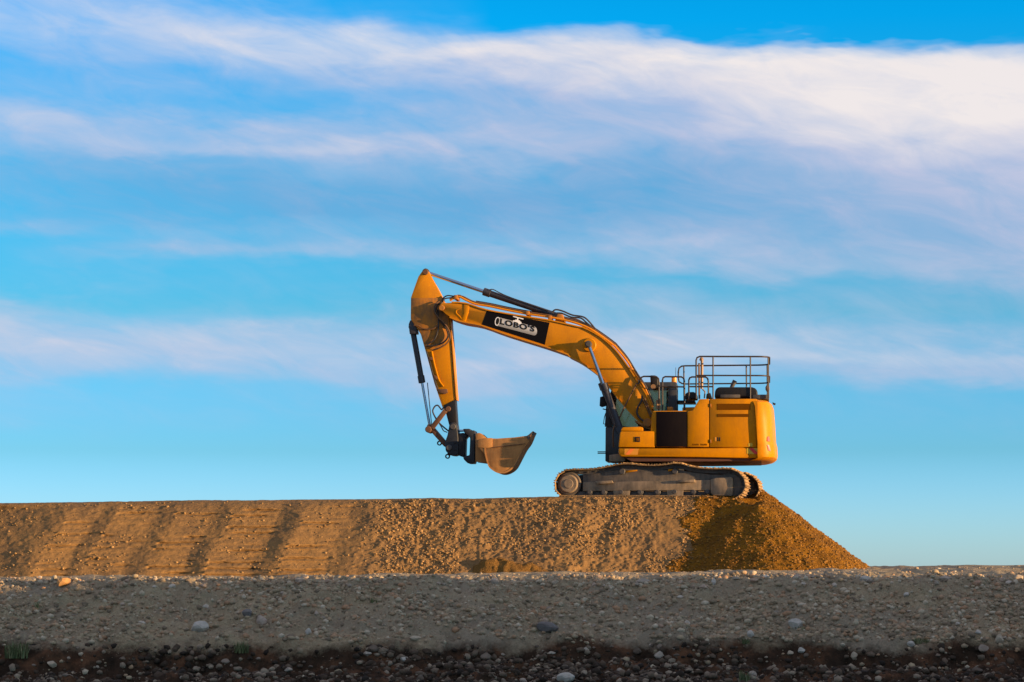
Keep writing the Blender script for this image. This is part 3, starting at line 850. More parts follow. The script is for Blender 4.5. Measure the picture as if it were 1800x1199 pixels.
bm = B(); add_prism(bm, UP.poly([zG(752, 985), zG(795, 982), zG(795, 1018), zG(752, 1018)], V0), V0 - 0.016, V0, 0); part('sticker', bm, 'pale_yellow', parent=d2)

# ---- counterweight: lofted, rounded in plan and in elevation
VC = -1.57
levels = [(701.0, 1331.6, 1347), (702.5, 1331.6, 1353), (706, 1331.6, 1357.5), (714, 1331.6, 1360.5), (740, 1331.6, 1362.5), (774, 1331.6, 1364.5), (781, 1331.6, 1366.5), (797, 1331.6, 1367.3), (803, 1331.6, 1366), (806.5, 1331.6, 1362), (809, 1333, 1352)]
bm = B(); rings = []
def cw_ring(py, pl, pr, ins):
    ul, w = UP.uw(pl, py, VC); ur, _ = UP.uw(pr, py, -0.6)
    pts = []
    vm = 1.57 - ins
    rc = 0.52
    for k in range(9):
        a = -math.pi / 2 + (math.pi / 2) * k / 8
        pts.append((ur - rc * 0.8 + rc * 0.8 * math.cos(a) - 0.06, -vm + rc + rc * math.sin(a)))
    for k in range(1, 8):
        v = -vm + rc + (2 * (vm - rc)) * k / 8
        pts.append((ur - 0.06 * ((2 * k / 8 - 1) ** 2), v))
    for k in range(9):
        a = (math.pi / 2) * k / 8
        pts.append((ur - rc * 0.8 + rc * 0.8 * math.cos(a) - 0.06, vm - rc + rc * math.sin(a)))
    pts.append((ul, vm)); pts.append((ul, -vm))
    return [(u, v, w) for u, v in pts]
for i, (py, pl, pr) in enumerate(levels):
    ins = [0.20, 0.10, 0.04, 0.01, 0, 0, 0, 0, 0.01, 0.05, 0.14][i]
    rings.append([bm.verts.new(q) for q in cw_ring(py, pl, pr, ins)])
for a, b in zip(rings[:-1], rings[1:]):
    n = len(a)
    for k in range(n):
        bm.faces.new((a[k], b[k], b[(k + 1) % n], a[(k + 1) % n]))
bm.faces.new(rings[0]); bm.faces.new(list(reversed(rings[-1])))
bmesh.ops.recalc_face_normals(bm, faces=bm.faces)
cw = part('counterweight', bm, 'yellow')
# red reflectors on its rounded corner
def cw_point(px, py, off=0.004):
    best = None
    for k in range(0, 101):
        a = -math.pi / 2 + (math.pi / 2) * k / 100
        pr = np.interp(py, [l[0] for l in levels], [l[2] for l in levels])
        ur, w = UP.uw(pr, py, -0.6)
        rc = 0.52
        u, v = ur - rc * 0.8 + rc * 0.8 * math.cos(a) - 0.06, -1.57 + rc + rc * math.sin(a)
        uu, _ = UP.uw(px, py, v)
        e = abs(uu - u)
        if best is None or e < best[0]:
            nrm = Vector((math.cos(a) / 0.8, math.sin(a), 0)).normalized()
            best = (e, Vector((u, v, w)) + nrm * off)
    return best[1]
for quad in ([zG(950, 938), zG(968, 928), zG(980, 985), zG(952, 982)], [zG(950, 1020), zG(970, 1020), zG(985, 1085), zG(962, 1080)]):
    bm = B()
    f = [bm.verts.new(cw_point(*q, 0.012)) for q in quad]; b_ = [bm.verts.new(cw_point(*q, -0.02)) for q in quad]
    bm.faces.new(f); bm.faces.new(list(reversed(b_)))
    for k in range(4): bm.faces.new((f[k], b_[k], b_[(k + 1) % 4], f[(k + 1) % 4]))
    bmesh.ops.recalc_face_normals(bm, faces=bm.faces)
    part('reflector', bm, 'red', parent=cw, smooth=False)
for yy in (470, 740):
    bm = B(); add_prism(bm, UP.poly([zA(1233, yy), zA(1243, yy), zA(1243, yy + 26), zA(1233, yy + 26)], V0), V0 - 0.03, V0, 0.006); part('door_hinge', bm, 'yellow_dirt_shade', parent=d2)
prism_part('rear_light', 'black', [zG(1005, 552), zG(1042, 566), zG(1030, 580), zG(1012, 572)], 0.2, 0.4, 0.005, vref=0.2)

# ---- roof details
prism_part('engine_hood', 'black', [zG(395, 505), zG(400, 440), zG(412, 408), zG(440, 392), zG(790, 392), zG(830, 405), zG(850, 440), zG(852, 505)], -1.0, 0.95, 0.04, seg=3)
prism_part('hood_rim', 'steel', [zG(795, 472), zG(960, 470), zG(972, 520), zG(795, 515)], -1.1, 1.0, 0.015)
prism_part('hood_vent', 'steel', [zG(455, 470), zG(665, 470), zG(665, 505), zG(455, 505)], -1.03, -0.95, 0.01)
bm = B(); add_tube(bm, [UP.P(*zG(575, 400), -0.2), UP.P(*zG(590, 365), -0.2), UP.P(*zG(612, 325), -0.2)], [0.05, 0.055, 0.06], 12); part('exhaust_pipe', bm, 'steel')
prism_part('air_intake', 'black', [zG(82, 520), zG(86, 465), zG(110, 445), zG(180, 442), zG(212, 470), zG(215, 520)], -0.55, 0.0, 0.03, seg=3)
bm = B(); add_box(bm, UP.P(*zG(225, 515), -0.9), (UP.uw(*zG(200, 140), -0.9)[0] + 0.1, -0.82, UP.uw(*zG(200, 140), -0.9)[1]), 0.006); part('rear_post', bm, 'tan')
bm = B(); add_tube(bm, [UP.P(*zG(262, 410), -0.75), UP.P(*zG(264, 110), -0.75)], 0.036, 10); pp_ = part('exhaust_stack', bm, 'tan')
bm = B(); add_tube(bm, [UP.P(*zG(260, 112), -0.75), UP.P(*zG(258, 98), -0.75), UP.P(*zG(258, 80), -0.75)], [0.05, 0.055, 0.03], 10); part('stack_cap', bm, 'tan', parent=pp_)
bm = B(); add_tube(bm, [UP.P(*zG(270, 415), -1.2), UP.P(*zG(295, 440), -1.2), UP.P(*zG(288, 510), -1.2)], 0.018, 8); part('fluid_pipe', bm, 'tan')
prism_part('filler_box', 'black', [zG(305, 512), zG(312, 462), zG(352, 452), zG(372, 512)], -1.25, -0.9, 0.02)
prism_part('far_deck', 'black', [(1190, 704), (1222, 704), (1222, 707.5), (1190, 707.5)], 0.55, 1.45, 0.01, vref=0.6)

# ---- handrails
def rail(paths, r=0.021, label=None):
    root = None
    for i, (nm, pts) in enumerate(paths):
        bm = B(); add_tube(bm, pts, r if i == 0 or nm == 'top_rail' else r * 0.92, 9)
        o = part('handrail' if root is None else nm, bm, 'rail', parent=root)
        if root is None: root = o
    return root
va, vb = -1.36, 1.12
def UR(pts, v): return [UP.P(*zG(*q), v) for q in pts]
corner_r = 0.32
def urail(yn, xn0, yf, xf0, rise_n, left):
    """rail round the roof: near leg, rounded corners across the rear, far leg"""
    ue, wn = UP.uw(*zG(975, yn), va)
    near = [UP.P(*zG(*q), va) for q in left(yn, xn0)]
    pts = list(near)
    def wat(v): return wn
    for k in range(6):
        a = -math.pi / 2 + (math.pi / 2) * k / 5
        pts.append((ue - corner_r + corner_r * math.cos(a), va + corner_r + corner_r * math.sin(a), wn))
    for k in range(6):
        a = (math.pi / 2) * k / 5
        pts.append((ue - corner_r + corner_r * math.cos(a), vb - corner_r + corner_r * math.sin(a), wn))
    uf, _ = UP.uw(*zG(xf0, yf), vb)
    pts.append((uf + 0.12, vb, wn))
    return pts, wn, uf
toppts, wtop, uf = urail(70, 240, 152, 40, 0, lambda y, x: [(202, 515), (202, 110), (212, 82), (240, 70)])
ufl, _ = UP.uw(*zG(14, 200), vb)
wmid = UP.uw(*zG(500, 270), va)[1]
toppts += [(uf + 0.02, vb, wtop - 0.01), (ufl + 0.02, vb, wtop - 0.06), (ufl, vb, wtop - 0.16), (ufl, vb, wmid + 0.14), (ufl + 0.02, vb, wmid + 0.05), (ufl + 0.10, vb, wmid)]
midpts, _, _ = urail(270, 205, 350, 40, 0, lambda y, x: [(202, 270)])
midpts.append((ufl + 0.10, vb, wmid))
posts = []
for x in (380, 773): posts.append(('post', [UP.P(*zG(x, 70), va), UP.P(*zG(x, 515), va)]))
wbot = UP.uw(*zG(773, 515), va)[1]
for x in (72, 730): u, _ = UP.uw(*zG(x, 160), vb); posts.append(('post', [(u, vb, wtop), (u, vb, wbot if x > 100 else wbot - 0.25)]))
ue, _ = UP.uw(*zG(966, 300), va + corner_r)
ue, _ = UP.uw(*zG(970, 120), va + 0.25)
posts.append(('post', [(ue - 0.02, va + 0.22, wtop), (ue - 0.02, va + 0.22, wbot + 0.02)]))
ue2, _ = UP.uw(*zG(950, 150), vb - 0.25)
posts.append(('post', [(ue2, vb - 0.22, wtop), (ue2, vb - 0.22, wbot + 0.02)]))
rail([('handrail', toppts), ('mid_rail', midpts)] + posts)
bm = B(); add_tube(bm, [UP.P(*zG(953, 375), vb - 0.3), UP.P(*zG(953, 395), vb - 0.3), UP.P(*zG(955, 420), vb - 0.3), UP.P(*zG(955, 440), vb - 0.3)], [0.03, 0.055, 0.055, 0.03], 10); part('work_lamp', bm, 'tan')
def loop(pts, mids, v, extra=()):
    P_ = [UP.P(*q, v) for q in pts]
    L = [('handrail', P_)]
    for a, b in mids: L.append(('mid_rail', [UP.P(*a, v), UP.P(*b, v)]))
    for a, b in extra: L.append(('post', [UP.P(*a, v), UP.P(*b, v)]))
    return rail(L, 0.022)
loop([zE(545, 235), zE(565, 190), zE(585, 155), zE(610, 145), zE(690, 145), zE(760, 150), zE(782, 170), zE(788, 215), zE(788, 545)], [], -0.62)
loop([zE(828, 545), zE(828, 195), zE(838, 160), zE(862, 148), zE(1050, 150), zE(1075, 165), zE(1085, 195), zE(1088, 545)], [(zE(828, 262), zE(1088, 268))], -0.95)
loop([zG(125, 525), zG(125, 320), zG(135, 295), zG(158, 286), zG(300, 286), zG(322, 300), zG(330, 330), zG(332, 500)], [(zG(125, 388), zG(380, 388))], -1.1)
bm = B(); add_tube(bm, [UP.P(*zE(770, 530), -0.8), UP.P(*zE(765, 420), -0.8)], 0.032, 8); part('grab_post', bm, 'tan')
bm = B(); add_tube(bm, [UP.P(*zE(796, 530), -0.78), UP.P(*zE(800, 405), -0.78)], 0.022, 8); part('grab_post', bm, 'tan')
bm = B(); add_box(bm, UP.P(*zE(885, 548), -0.7), (UP.uw(*zE(950, 500), -0.7)[0], -0.4, UP.uw(*zE(950, 500), -0.7)[1]), 0.02); part('filler_cap', bm, 'yellow_dirt_shade')
# ---- cab on the far side
CV0, CV1 = 0.52, 1.45
cab_out = [zE(160, 900), zE(150, 1120), zE(165, 1140), zE(1000, 1000), zE(1000, 240), zE(985, 212), zE(560, 205), zE(300, 230), zE(235, 330), zE(180, 520)]
co = UP.poly(cab_out, CV0)
(ufb, _), (urb, _) = UP.uw(*zE(158, 1000), CV0), UP.uw(*zE(998, 600), CV0)
wb_ = UP.uw(*zE(200, 1140), CV0)[1]; wr_ = UP.uw(*zE(700, 212), CV0)[1]; wsill = UP.uw(*zE(400, 735), CV0)[1]
uft = UP.uw(*zE(255, 260), CV0)[0]; ufm = UP.uw(*zE(172, 560), CV0)[0]
bm = B(); add_prism(bm, [(ufb, wb_), (urb, wb_), (urb, wsill), (ufb + 0.01, wsill)], CV0, CV1, 0.03)
cab = part('cab', bm, 'cab')
bm = B(); add_prism(bm, [(uft - 0.04, wr_ - 0.13), (urb, wr_ - 0.16), (urb, wr_), (uft + 0.05, wr_ + 0.01), (uft - 0.02, wr_ - 0.04)], CV0 - 0.02, CV1 + 0.02, 0.03); part('cab_roof', bm, 'cab', parent=cab)
def slab(name, mat, a, b, th, v, tv=0.07):
    d = Vector((b[0] - a[0], b[1] - a[1])).normalized(); n = Vector((-d.y, d.x)) * th / 2
    bm = B(); add_prism(bm, [(a[0] - n.x, a[1] - n.y), (b[0] - n.x, b[1] - n.y), (b[0] + n.x, b[1] + n.y), (a[0] + n.x, a[1] + n.y)], v, v + tv, 0.012)
    return part(name, bm, mat, parent=cab)
umid = UP.uw(*zE(590, 500), CV0)[0]; umid2 = UP.uw(*zE(700, 500), CV0)[0]; ur1 = UP.uw(*zE(905, 500), CV0)[0]
for v in (CV0, CV1 - 0.07):
    slab('front_pillar', 'cab', (ufb + 0.09, wsill), (ufm + 0.10, (wsill + wr_) / 2 + 0.1), 0.20, v)
    slab('front_pillar', 'cab', (ufm + 0.10, (wsill + wr_) / 2 + 0.08), (uft + 0.06, wr_ - 0.08), 0.14, v)
    slab('middle_pillar', 'cab', (umid, wsill), (umid + 0.05, wr_ - 0.1), 0.22, v)
    slab('rear_pillar', 'cab', ((ur1 + urb) / 2, wsill), ((ur1 + urb) / 2, wr_ - 0.1), abs(urb - ur1), v)
    bm = B(); add_prism(bm, [(ufb + 0.15, wsill - 0.02), (umid, wsill - 0.02), (umid, wr_ - 0.12), (uft + 0.08, wr_ - 0.12), (ufm + 0.12, (wsill + wr_) / 2)], v + 0.03, v + 0.038, 0); part('window_pane', bm, 'glass', parent=cab, smooth=False)
    bm = B(); add_prism(bm, [(umid, wsill - 0.02), (ur1 + 0.03, wsill - 0.02), (ur1 + 0.03, wr_ - 0.12), (umid, wr_ - 0.12)], v + 0.03, v + 0.038, 0); part('window_pane', bm, 'glass', parent=cab, smooth=False)
bm = B(); bm.faces.new([bm.verts.new(q) for q in ((ufb + 0.02, CV0 + 0.06, wsill), (ufb + 0.02, CV1 - 0.06, wsill), (ufm + 0.03, CV1 - 0.06, (wsill + wr_) / 2 + 0.1), (ufm + 0.03, CV0 + 0.06, (wsill + wr_) / 2 + 0.1))])
bm.faces.new([bm.verts.new(q) for q in ((ufm + 0.03, CV0 + 0.06, (wsill + wr_) / 2 + 0.1), (ufm + 0.03, CV1 - 0.06, (wsill + wr_) / 2 + 0.1), (uft, CV1 - 0.06, wr_ - 0.08), (uft, CV0 + 0.06, wr_ - 0.08))])
bmesh.ops.solidify(bm, geom=bm.faces[:], thickness=0.008)
part('windscreen', bm, 'glass', parent=cab, smooth=False)
# seat and console seen through the glass
bm = B(); us = (umid + ur1) / 2 + 0.05
add_box(bm, (us - 0.30, 0.7, wsill - 0.1), (us + 0.25, 1.15, wsill + 0.12), 0.05); add_prism(bm, [(us + 0.12, wsill + 0.05), (us + 0.28, wsill + 0.05), (us + 0.36, wsill + 0.75), (us + 0.24, wsill + 0.78)], 0.7, 1.15, 0.05)
add_box(bm, (us + 0.22, 0.8, wsill + 0.72), (us + 0.36, 1.05, wsill + 0.95), 0.04)
part('operator_seat', bm, 'black', parent=cab)
# things on the cab and beside it
prism_part('mirror', 'black', [zE(98, 385), zE(150, 372), zE(175, 420), zE(172, 490), zE(120, 505), zE(92, 490)], 0.30, 0.36, 0.012, parent=cab)
bm = B(); add_tube(bm, [UP.P(*zE(130, 525), 0.36), UP.P(*zE(175, 535), 0.40)], 0.014, 8); part('mirror_arm', bm, 'rail', parent=cab)
bm = B(); add_tube(bm, [UP.P(*zE(165, 575), 0.4), UP.P(*zE(150, 620), 0.38), UP.P(*zE(138, 700), 0.38), UP.P(*zE(165, 705), 0.4)], 0.012, 8); part('grab_handle', bm, 'rail', parent=cab)
for yy in (1028, 1045):
    bm = B(); add_tube(bm, [UP.P(*zE(70, yy), 0.45), UP.P(*zE(165, yy), 0.45)], 0.013, 8); part('step_bar', bm, 'rail', parent=cab)
wl_ = prism_part('air_cleaner', 'black', [zE(684, 130), zE(750, 132), zE(778, 165), zE(782, 245), zE(735, 285), zE(690, 240)], 0.0, 0.35, 0.03, seg=3)
bm = B(); add_tube(bm, [UP.P(*zE(722, 265), -0.1), UP.P(*zE(722, 265), 0.1)], 0.065, 14); part('work_lamp', bm, 'tan')
bm = B(); ub, wbk = UP.uw(*zE(965, 208), 0.8); add_tube(bm, [(ub, 0.8, wbk - 0.02), (ub, 0.8, wbk + 0.02), (ub, 0.8, wbk + 0.12), (ub, 0.8, wbk + 0.145)], [0.075, 0.07, 0.065, 0.045], 16); part('beacon_lamp', bm, 'beacon')
bm = B(); add_tube(bm, [UP.P(*zE(982, 208), 0.9), UP.P(*zE(985, 40), 0.9)], 0.006, 6); part('antenna', bm, 'rail')
prism_part('pump_housing', 'black', [zE(700, 320), zE(985, 320), zE(985, 545), zE(760, 545)], 0.46, 0.50, 0.0) if False else None

# ---- boom
BC = -0.12
bh = 0.40
btop = [zB(352, 352), zB(400, 343), zB(560, 350), zB(735, 405), zB(1000, 452), zB(1260, 492), zB(1500, 545), zD(130, 178), zD(260, 248), zD(380, 352), zD(480, 482), zD(560, 605), zD(640, 725), zD(690, 850), zD(692, 930)]
bbot = [zD(665, 1000), zD(640, 1005), zD(560, 920), zD(430, 780), zD(300, 610), zD(230, 545), zD(100, 452), zD(0, 400), zB(1420, 770), zB(1220, 700), zB(900, 600), zB(690, 525), zB(540, 497), zB(430, 458), zB(370, 412), zB(345, 380)]
vn = BC - bh
def sm(px_pts, n=3):
    return [tuple(q) for q in smooth_path([np.array(q) for q in px_pts], n)]
btop_s, bbot_s = sm(btop), sm(bbot)
boom = prism_part('boom', 'yellow_worn', btop_s + bbot_s, BC - bh, BC + bh, 0.012)
def flange(pts, th, v0, v1, mat, name, parent, outward):
    P_ = [np.array(UP.uw(*q, vn)) for q in pts]
    bm = B(); rg = []
    for i, p in enumerate(P_):
        d = P_[min(i + 1, len(P_) - 1)] - P_[max(i - 1, 0)]; d = d / np.linalg.norm(d); n = np.array([-d[1], d[0]]) * outward
        a = p - n * 0.004; b = p + n * th
        rg.append([bm.verts.new((a[0], v0, a[1])), bm.verts.new((b[0], v0, b[1])), bm.verts.new((b[0], v1, b[1])), bm.verts.new((a[0], v1, a[1]))])
    for a, b in zip(rg[:-1], rg[1:]):
        for k in range(4): bm.faces.new((a[k], a[(k + 1) % 4], b[(k + 1) % 4], b[k]))
    bm.faces.new(rg[0]); bm.faces.new(list(reversed(rg[-1])))
    bmesh.ops.recalc_face_normals(bm, faces=bm.faces)
    return part(name, bm, mat, parent=parent)
flange(btop_s[4:-3], 0.03, BC - bh - 0.035, BC + bh + 0.035, 'yellow_worn', 'top_flange', boom, 1)
flange(bbot_s[4:-6], 0.03, BC - bh - 0.035, BC + bh + 0.035, 'yellow_worn', 'bottom_flange', boom, 1)
# cast tip and seams
prism_part('tip_casting', 'yellow', [zB(545, 352), zB(592, 362), zB(585, 425), zB(560, 500), zB(520, 492), zB(545, 430)], vn - 0.018, vn + 0.02, 0.014, parent=boom)
bm = B(); add_tube(bm, [UP.P(*q, vn - 0.006) for q in sm([zB(505, 398), zB(485, 405), zB(485, 430), zB(510, 455), zB(530, 480)], 3)], 0.014, 6); part('weld_bead', bm, 'yellow', parent=boom)
bm = B(); add_tube(bm, [UP.P(*zD(270, 518), vn - 0.001), UP.P(*zD(440, 512), vn - 0.001)], 0.007, 6); part('weld_seam', bm, 'yellow_dirt_shade', parent=boom)
# pin at the tip and cylinder pin
bm = B(); u, w = UP.uw(*zB(362, 385), vn); add_disc(bm, u, w, BC - bh - 0.03, BC + bh + 0.03, 0.075, 20, 0.01); part('boom_tip_pin', bm, 'yellow_dirt_shade', parent=boom)
bm = B(); u, w = UP.uw(*zB(1592, 695), vn); add_disc(bm, u, w, BC - bh - 0.05, BC + bh + 0.05, 0.18, 28, 0.02); part('cylinder_boss', bm, 'yellow', parent=boom)
bm = B(); add_disc(bm, u, w, BC - bh - 0.30, BC + bh + 0.30, 0.07, 20, 0.01); part('cylinder_pin', bm, 'steel', parent=boom)
# decal with the pipe emblem
dq = [zB(737, 409), zB(1260, 508), zB(1221, 692), zB(694, 524)]
bm = B(); add_prism(bm, UP.poly(dq, vn), vn - 0.004, vn + 0.01, 0); dec = part('decal_panel', bm, 'decal', parent=boom, smooth=False)
def dec_poly(name, mat, pts, off):
    bm = B(); v = vn - 0.004 - off
    add_prism(bm, UP.poly(pts, vn), v, v + 0.0012, 0); return part(name, bm, mat, parent=boom, smooth=False)
zL = lambda x, y: (860 + x / 18.0, 550 + y / 18.0)
def ell(cx, cy, rx, ry, rot, n=28, a0=0, a1=360):
    out = []
    for k in range(n + (0 if a1 - a0 == 360 else 1)):
        a = R(a0 + (a1 - a0) * k / n); x, y = rx * math.cos(a), ry * math.sin(a)
        out.append(zL(cx + x * math.cos(rot) - y * math.sin(rot), cy + x * math.sin(rot) + y * math.cos(rot)))
    return out
TL = R(13.2)
# the pipe in bands from light to mid grey (print)
pipe_t0, pipe_t1 = (290, 138), (1440, 432); pipe_b0, pipe_b1 = (215, 400), (1425, 718)
def lerp(a, b, t): return (a[0] + (b[0] - a[0]) * t, a[1] + (b[1] - a[1]) * t)
greys = [0.50, 0.66, 0.74, 0.72, 0.62, 0.50, 0.42, 0.36]
for k, gv in enumerate(greys):
    t0, t1 = k / 8, (k + 1) / 8
    r0, r1 = lerp((1440, 432), (1425, 718), t0), lerp((1440, 432), (1425, 718), t1)
    bul = lambda t: 80 * math.sqrt(max(0, 1 - (2 * t - 1) ** 2))
    key = 'pg%d' % k
    M[key] = paint('emblem_grey_%d' % k, (gv * 0.62, gv * 0.62, gv * 0.625), 0, 0.6, spec=0.1)
    l0, l1 = lerp(pipe_t0, pipe_b0, t0), lerp(pipe_t0, pipe_b0, t1)
    dec_poly('emblem_pipe', key, [zL(*l0), zL(r0[0] + bul(t0), r0[1] + bul(t0) * 0.25), zL(r1[0] + bul(t1), r1[1] + bul(t1) * 0.25), zL(*l1)], 0.002)
dec_poly('emblem_pipe_rim', 'silver_lt', ell(255, 270, 74, 138, R(10)), 0.004)
dec_poly('emblem_pipe_mouth', 'print', ell(263, 268, 54, 112, R(10)), 0.0055)
dec_poly('emblem_valve', 'silver_lt', [zL(742, 88), zL(800, 92), zL(880, 130), zL(960, 148), zL(1085, 178), zL(1080, 212), zL(1040, 205), zL(930, 172), zL(918, 230), zL(972, 242), zL(980, 270), zL(1015, 290), zL(1025, 335), zL(1000, 372), zL(900, 350), zL(760, 315), zL(752, 240), zL(825, 232), zL(832, 212), zL(880, 218), zL(885, 165), zL(760, 128)], 0.004)
# lettering
def lettering(name, txt, mat, p0, p1, hpx, off, bold=0.02):
    cu_ = bpy.data.curves.new('txt', 'FONT'); cu_.body = txt; cu_.offset = bold; cu_.space_character = 1.12; cu_.size = 1.0; cu_.resolution_u = 4
    to = bpy.data.objects.new('txt', cu_); COL.objects.link(to)
    bpy.context.view_layer.update()
    me = bpy.data.meshes.new_from_object(to)
    bpy.data.objects.remove(to); bpy.data.curves.remove(cu_)
    n = len(me.vertices); co_ = np.zeros(n * 3, np.float32); me.vertices.foreach_get('co', co_); co_ = co_.reshape(-1, 3)
    x0, x1 = co_[:, 0].min(), co_[:, 0].max(); y0, y1 = 0.0, 0.70
    A_ = np.array(UP.uw(*zL(*p0), vn)); B_ = np.array(UP.uw(*zL(*p1), vn))
    C_ = np.array(UP.uw(*zL(p0[0] + hpx * 0.10, p0[1] - hpx), vn))
    s = (co_[:, 0] - x0) / (x1 - x0); t = (co_[:, 1] - y0) / (y1 - y0)
    q = A_[None] + s[:, None] * (B_ - A_)[None] + t[:, None] * (C_ - A_)[None]
    out = np.stack([q[:, 0], np.full(n, vn - 0.004 - off), q[:, 1]], -1).astype(np.float32)
    me.vertices.foreach_set('co', out.ravel()); me.update()
    me.materials.clear(); me.materials.append(M[mat])
    o = link(name, me, None, boom)
    return o
lettering('lettering', "LOBO'S", 'print', (335, 345), (1430, 598), 160, 0.0075, 0.04)
lettering('small_lettering', "TRUCKING, INC", 'greyprint', (565, 450), (1085, 585), 42, 0.0075, 0.005) if False else None

# pipes and hoses along the boom
def hose(name, pts, v, r, mat, n=4, parent=None):
    if not isinstance(v, (list, tuple)): v = [v] * len(pts)
    P_ = [UP.P(*q, vv) for q, vv in zip(pts, v)]
    S = smooth_path(P_, n)
    bm = B(); add_tube(bm, [tuple(q) for q in S], r, 7)
    return part(name, bm, mat, parent=parent)
lineA = [zB(430, 325), zB(500, 292), zB(560, 318), zB(640, 352), zB(760, 372), zB(900, 402), zB(1080, 436), zB(1260, 462), zB(1400, 490), zB(1500, 518), zB(1600, 560), zB(1720, 640), zB(1800, 700), zD(380, 320), zD(480, 440), zD(560, 570), zD(640, 690), zD(700, 830)]
hose('hydraulic_pipe', lineA, BC - 0.26, 0.028, 'yellow_worn')
hose('hydraulic_pipe', [(a, b - 3.2) for a, b in lineA[2:]], BC - 0.14, 0.022, 'hose_brown')
hose('hydraulic_pipe', [(a, b - 2.0) for a, b in lineA], BC + 0.16, 0.028, 'yellow_worn')
hose('hydraulic_pipe', [(a + 1.5, b - 4.6) for a, b in lineA[3:]], BC + 0.05, 0.022, 'hose')
hose('hydraulic_hose', [zB(1280, 425), zB(1310, 400), zB(1370, 412), zB(1450, 445), zB(1540, 460), zB(1590, 500), zB(1640, 560)], BC - 0.2, 0.022, 'hose')
hose('hydraulic_hose', [zB(1300, 432), zB(1360, 430), zB(1440, 462), zB(1520, 470), zB(1570, 510), zB(1680, 600), zB(1760, 660)], BC - 0.05, 0.022, 'hose')
hose('hydraulic_hose', [zD(-20, 95), zD(60, 100), zD(140, 140), zD(230, 200), zD(330, 270), zD(400, 345)], BC + 0.1, 0.02, 'hose_brown')
hose('hydraulic_hose', [zB(360, 350), zB(375, 305), zB(410, 283), zB(460, 288), zB(500, 292)], BC - 0.2, 0.018, 'hose')
hose('hydraulic_hose', [zB(350, 345), zB(385, 310), zB(440, 300), zB(520, 285), zB(600, 320), zB(660, 350)], BC + 0.05, 0.018, 'hose_brown')
for q in (zB(490, 300), zB(1270, 470), zB(1085, 432), zD(290, 275), zD(520, 520)):
    u, w = UP.uw(*q, BC); bm = B(); add_box(bm, (u - 0.045, BC - 0.31, w - 0.07), (u + 0.045, BC + 0.25, w + 0.035), 0.01); part('pipe_clamp', bm, 'yellow_dirt_shade')
hose('hydraulic_hose', [zE(530, 225), zE(470, 340), zE(390, 490), zE(340, 600), zE(290, 690), zE(255, 760), zE(250, 900), zE(255, 975)], [vn - 0.10, vn - 0.1, vn - 0.1, vn - 0.12, vn - 0.15, vn - 0.15, vn - 0.1, vn - 0.05], 0.020, 'hose_brown')
hose('hydraulic_hose', [zE(590, 370), zE(585, 430), zE(545, 500), zE(530, 570), zE(560, 630), zE(620, 670), zE(690, 670)], vn - 0.06, 0.026, 'hose')
hose('hydraulic_pipe', [zE(620, 400), zE(700, 590)], vn - 0.03, 0.02, 'hose_brown')
hose('hydraulic_pipe', [zE(590, 400), zE(640, 500), zE(690, 620)], vn - 0.03, 0.018, 'hose_brown')
prism_part('boom_foot_bracket', 'yellow_dirt_shade', [zE(505, 655), zE(680, 735), zE(700, 780), zE(620, 745), zE(510, 680)], BC - 0.5, BC + 0.5, 0.01)
bm = B(); u, w = UP.uw(*zE(655, 690), vn); add_disc(bm, u, w, BC - 0.55, BC + 0.55, 0.11, 20, 0.01); part('boom_foot_pin', bm, 'yellow_dirt_shade')
# centre box between tanks under the boom foot
prism_part('swing_frame', 'black', [zE(330, 720), zE(700, 780), zE(700, 980), zE(330, 985)], -0.68, 0.40, 0.02)

# ---- cylinders
def cyl(name, a, b, va_, rb, rr, frac, mat_barrel='navy', head=True, off_b=None):
    """rod end a, barrel end b (pixels)"""
    A_ = Vector(UP.P(*a, va_)); B_ = Vector(UP.P(*b, va_)); Cc = A_.lerp(B_, frac)
    bm = B(); add_tube(bm, [Cc, B_], rb, 20); root = part(name, bm, mat_barrel)
    bm = B(); add_tube(bm, [A_, Cc.lerp(B_, 0.05)], rr, 16); part('rod', bm, 'chrome', parent=root)
    d = (B_ - A_).normalized()
    bm = B(); add_tube(bm, [Cc - d * 0.09, Cc - d * 0.08, Cc + d * 0.10, Cc + d * 0.11], [rb * 0.9, rb * 1.22, rb * 1.22, rb], 20); part('gland', bm, mat_barrel, parent=root)
    bm = B(); add_tube(bm, [A_ + Vector((0, -rb * 0.9, 0)), A_ + Vector((0, rb * 0.9, 0))], rr * 1.9, 18); part('rod_eye', bm, 'steel', parent=root)
    bm = B(); add_tube(bm, [B_ + Vector((0, -rb, 0)), B_ + Vector((0, rb, 0))], rb * 1.15, 18); part('barrel_eye', bm, mat_barrel, parent=root)
    return root
c1 = cyl('boom_cylinder', zB(1585, 688), zE(335, 770), BC - bh - 0.15, 0.088, 0.046, 0.50)
A_ = UP.P(*zB(1585, 688), BC - bh - 0.15)
c2 = cyl('boom_cylinder', zB(1585, 688), zE(300, 740), BC + bh + 0.12, 0.088, 0.046, 0.50)
c3 = cyl('arm_cylinder', zB(232, 88), zB(1330, 455), BC, 0.085, 0.048, 0.46)
bm = B(); u, w = UP.uw(*zB(1345, 462), BC); add_prism(bm, [(u - 0.12, w - 0.14), (u + 0.16, w - 0.16), (u + 0.1, w + 0.05), (u - 0.04, w + 0.07)], BC - 0.2, BC + 0.2, 0.02); part('cylinder_bracket', bm, 'yellow_dirt_shade')
c4 = cyl('bucket_cylinder', zC(222, 838), zC(98, 140), BC, 0.075, 0.035, 0.47)
prism_part('cylinder_mount', 'navy', [zC(72, 120), zC(84, 90), zC(120, 92), zC(135, 185), zC(80, 190)], BC - 0.15, BC + 0.15, 0.02)
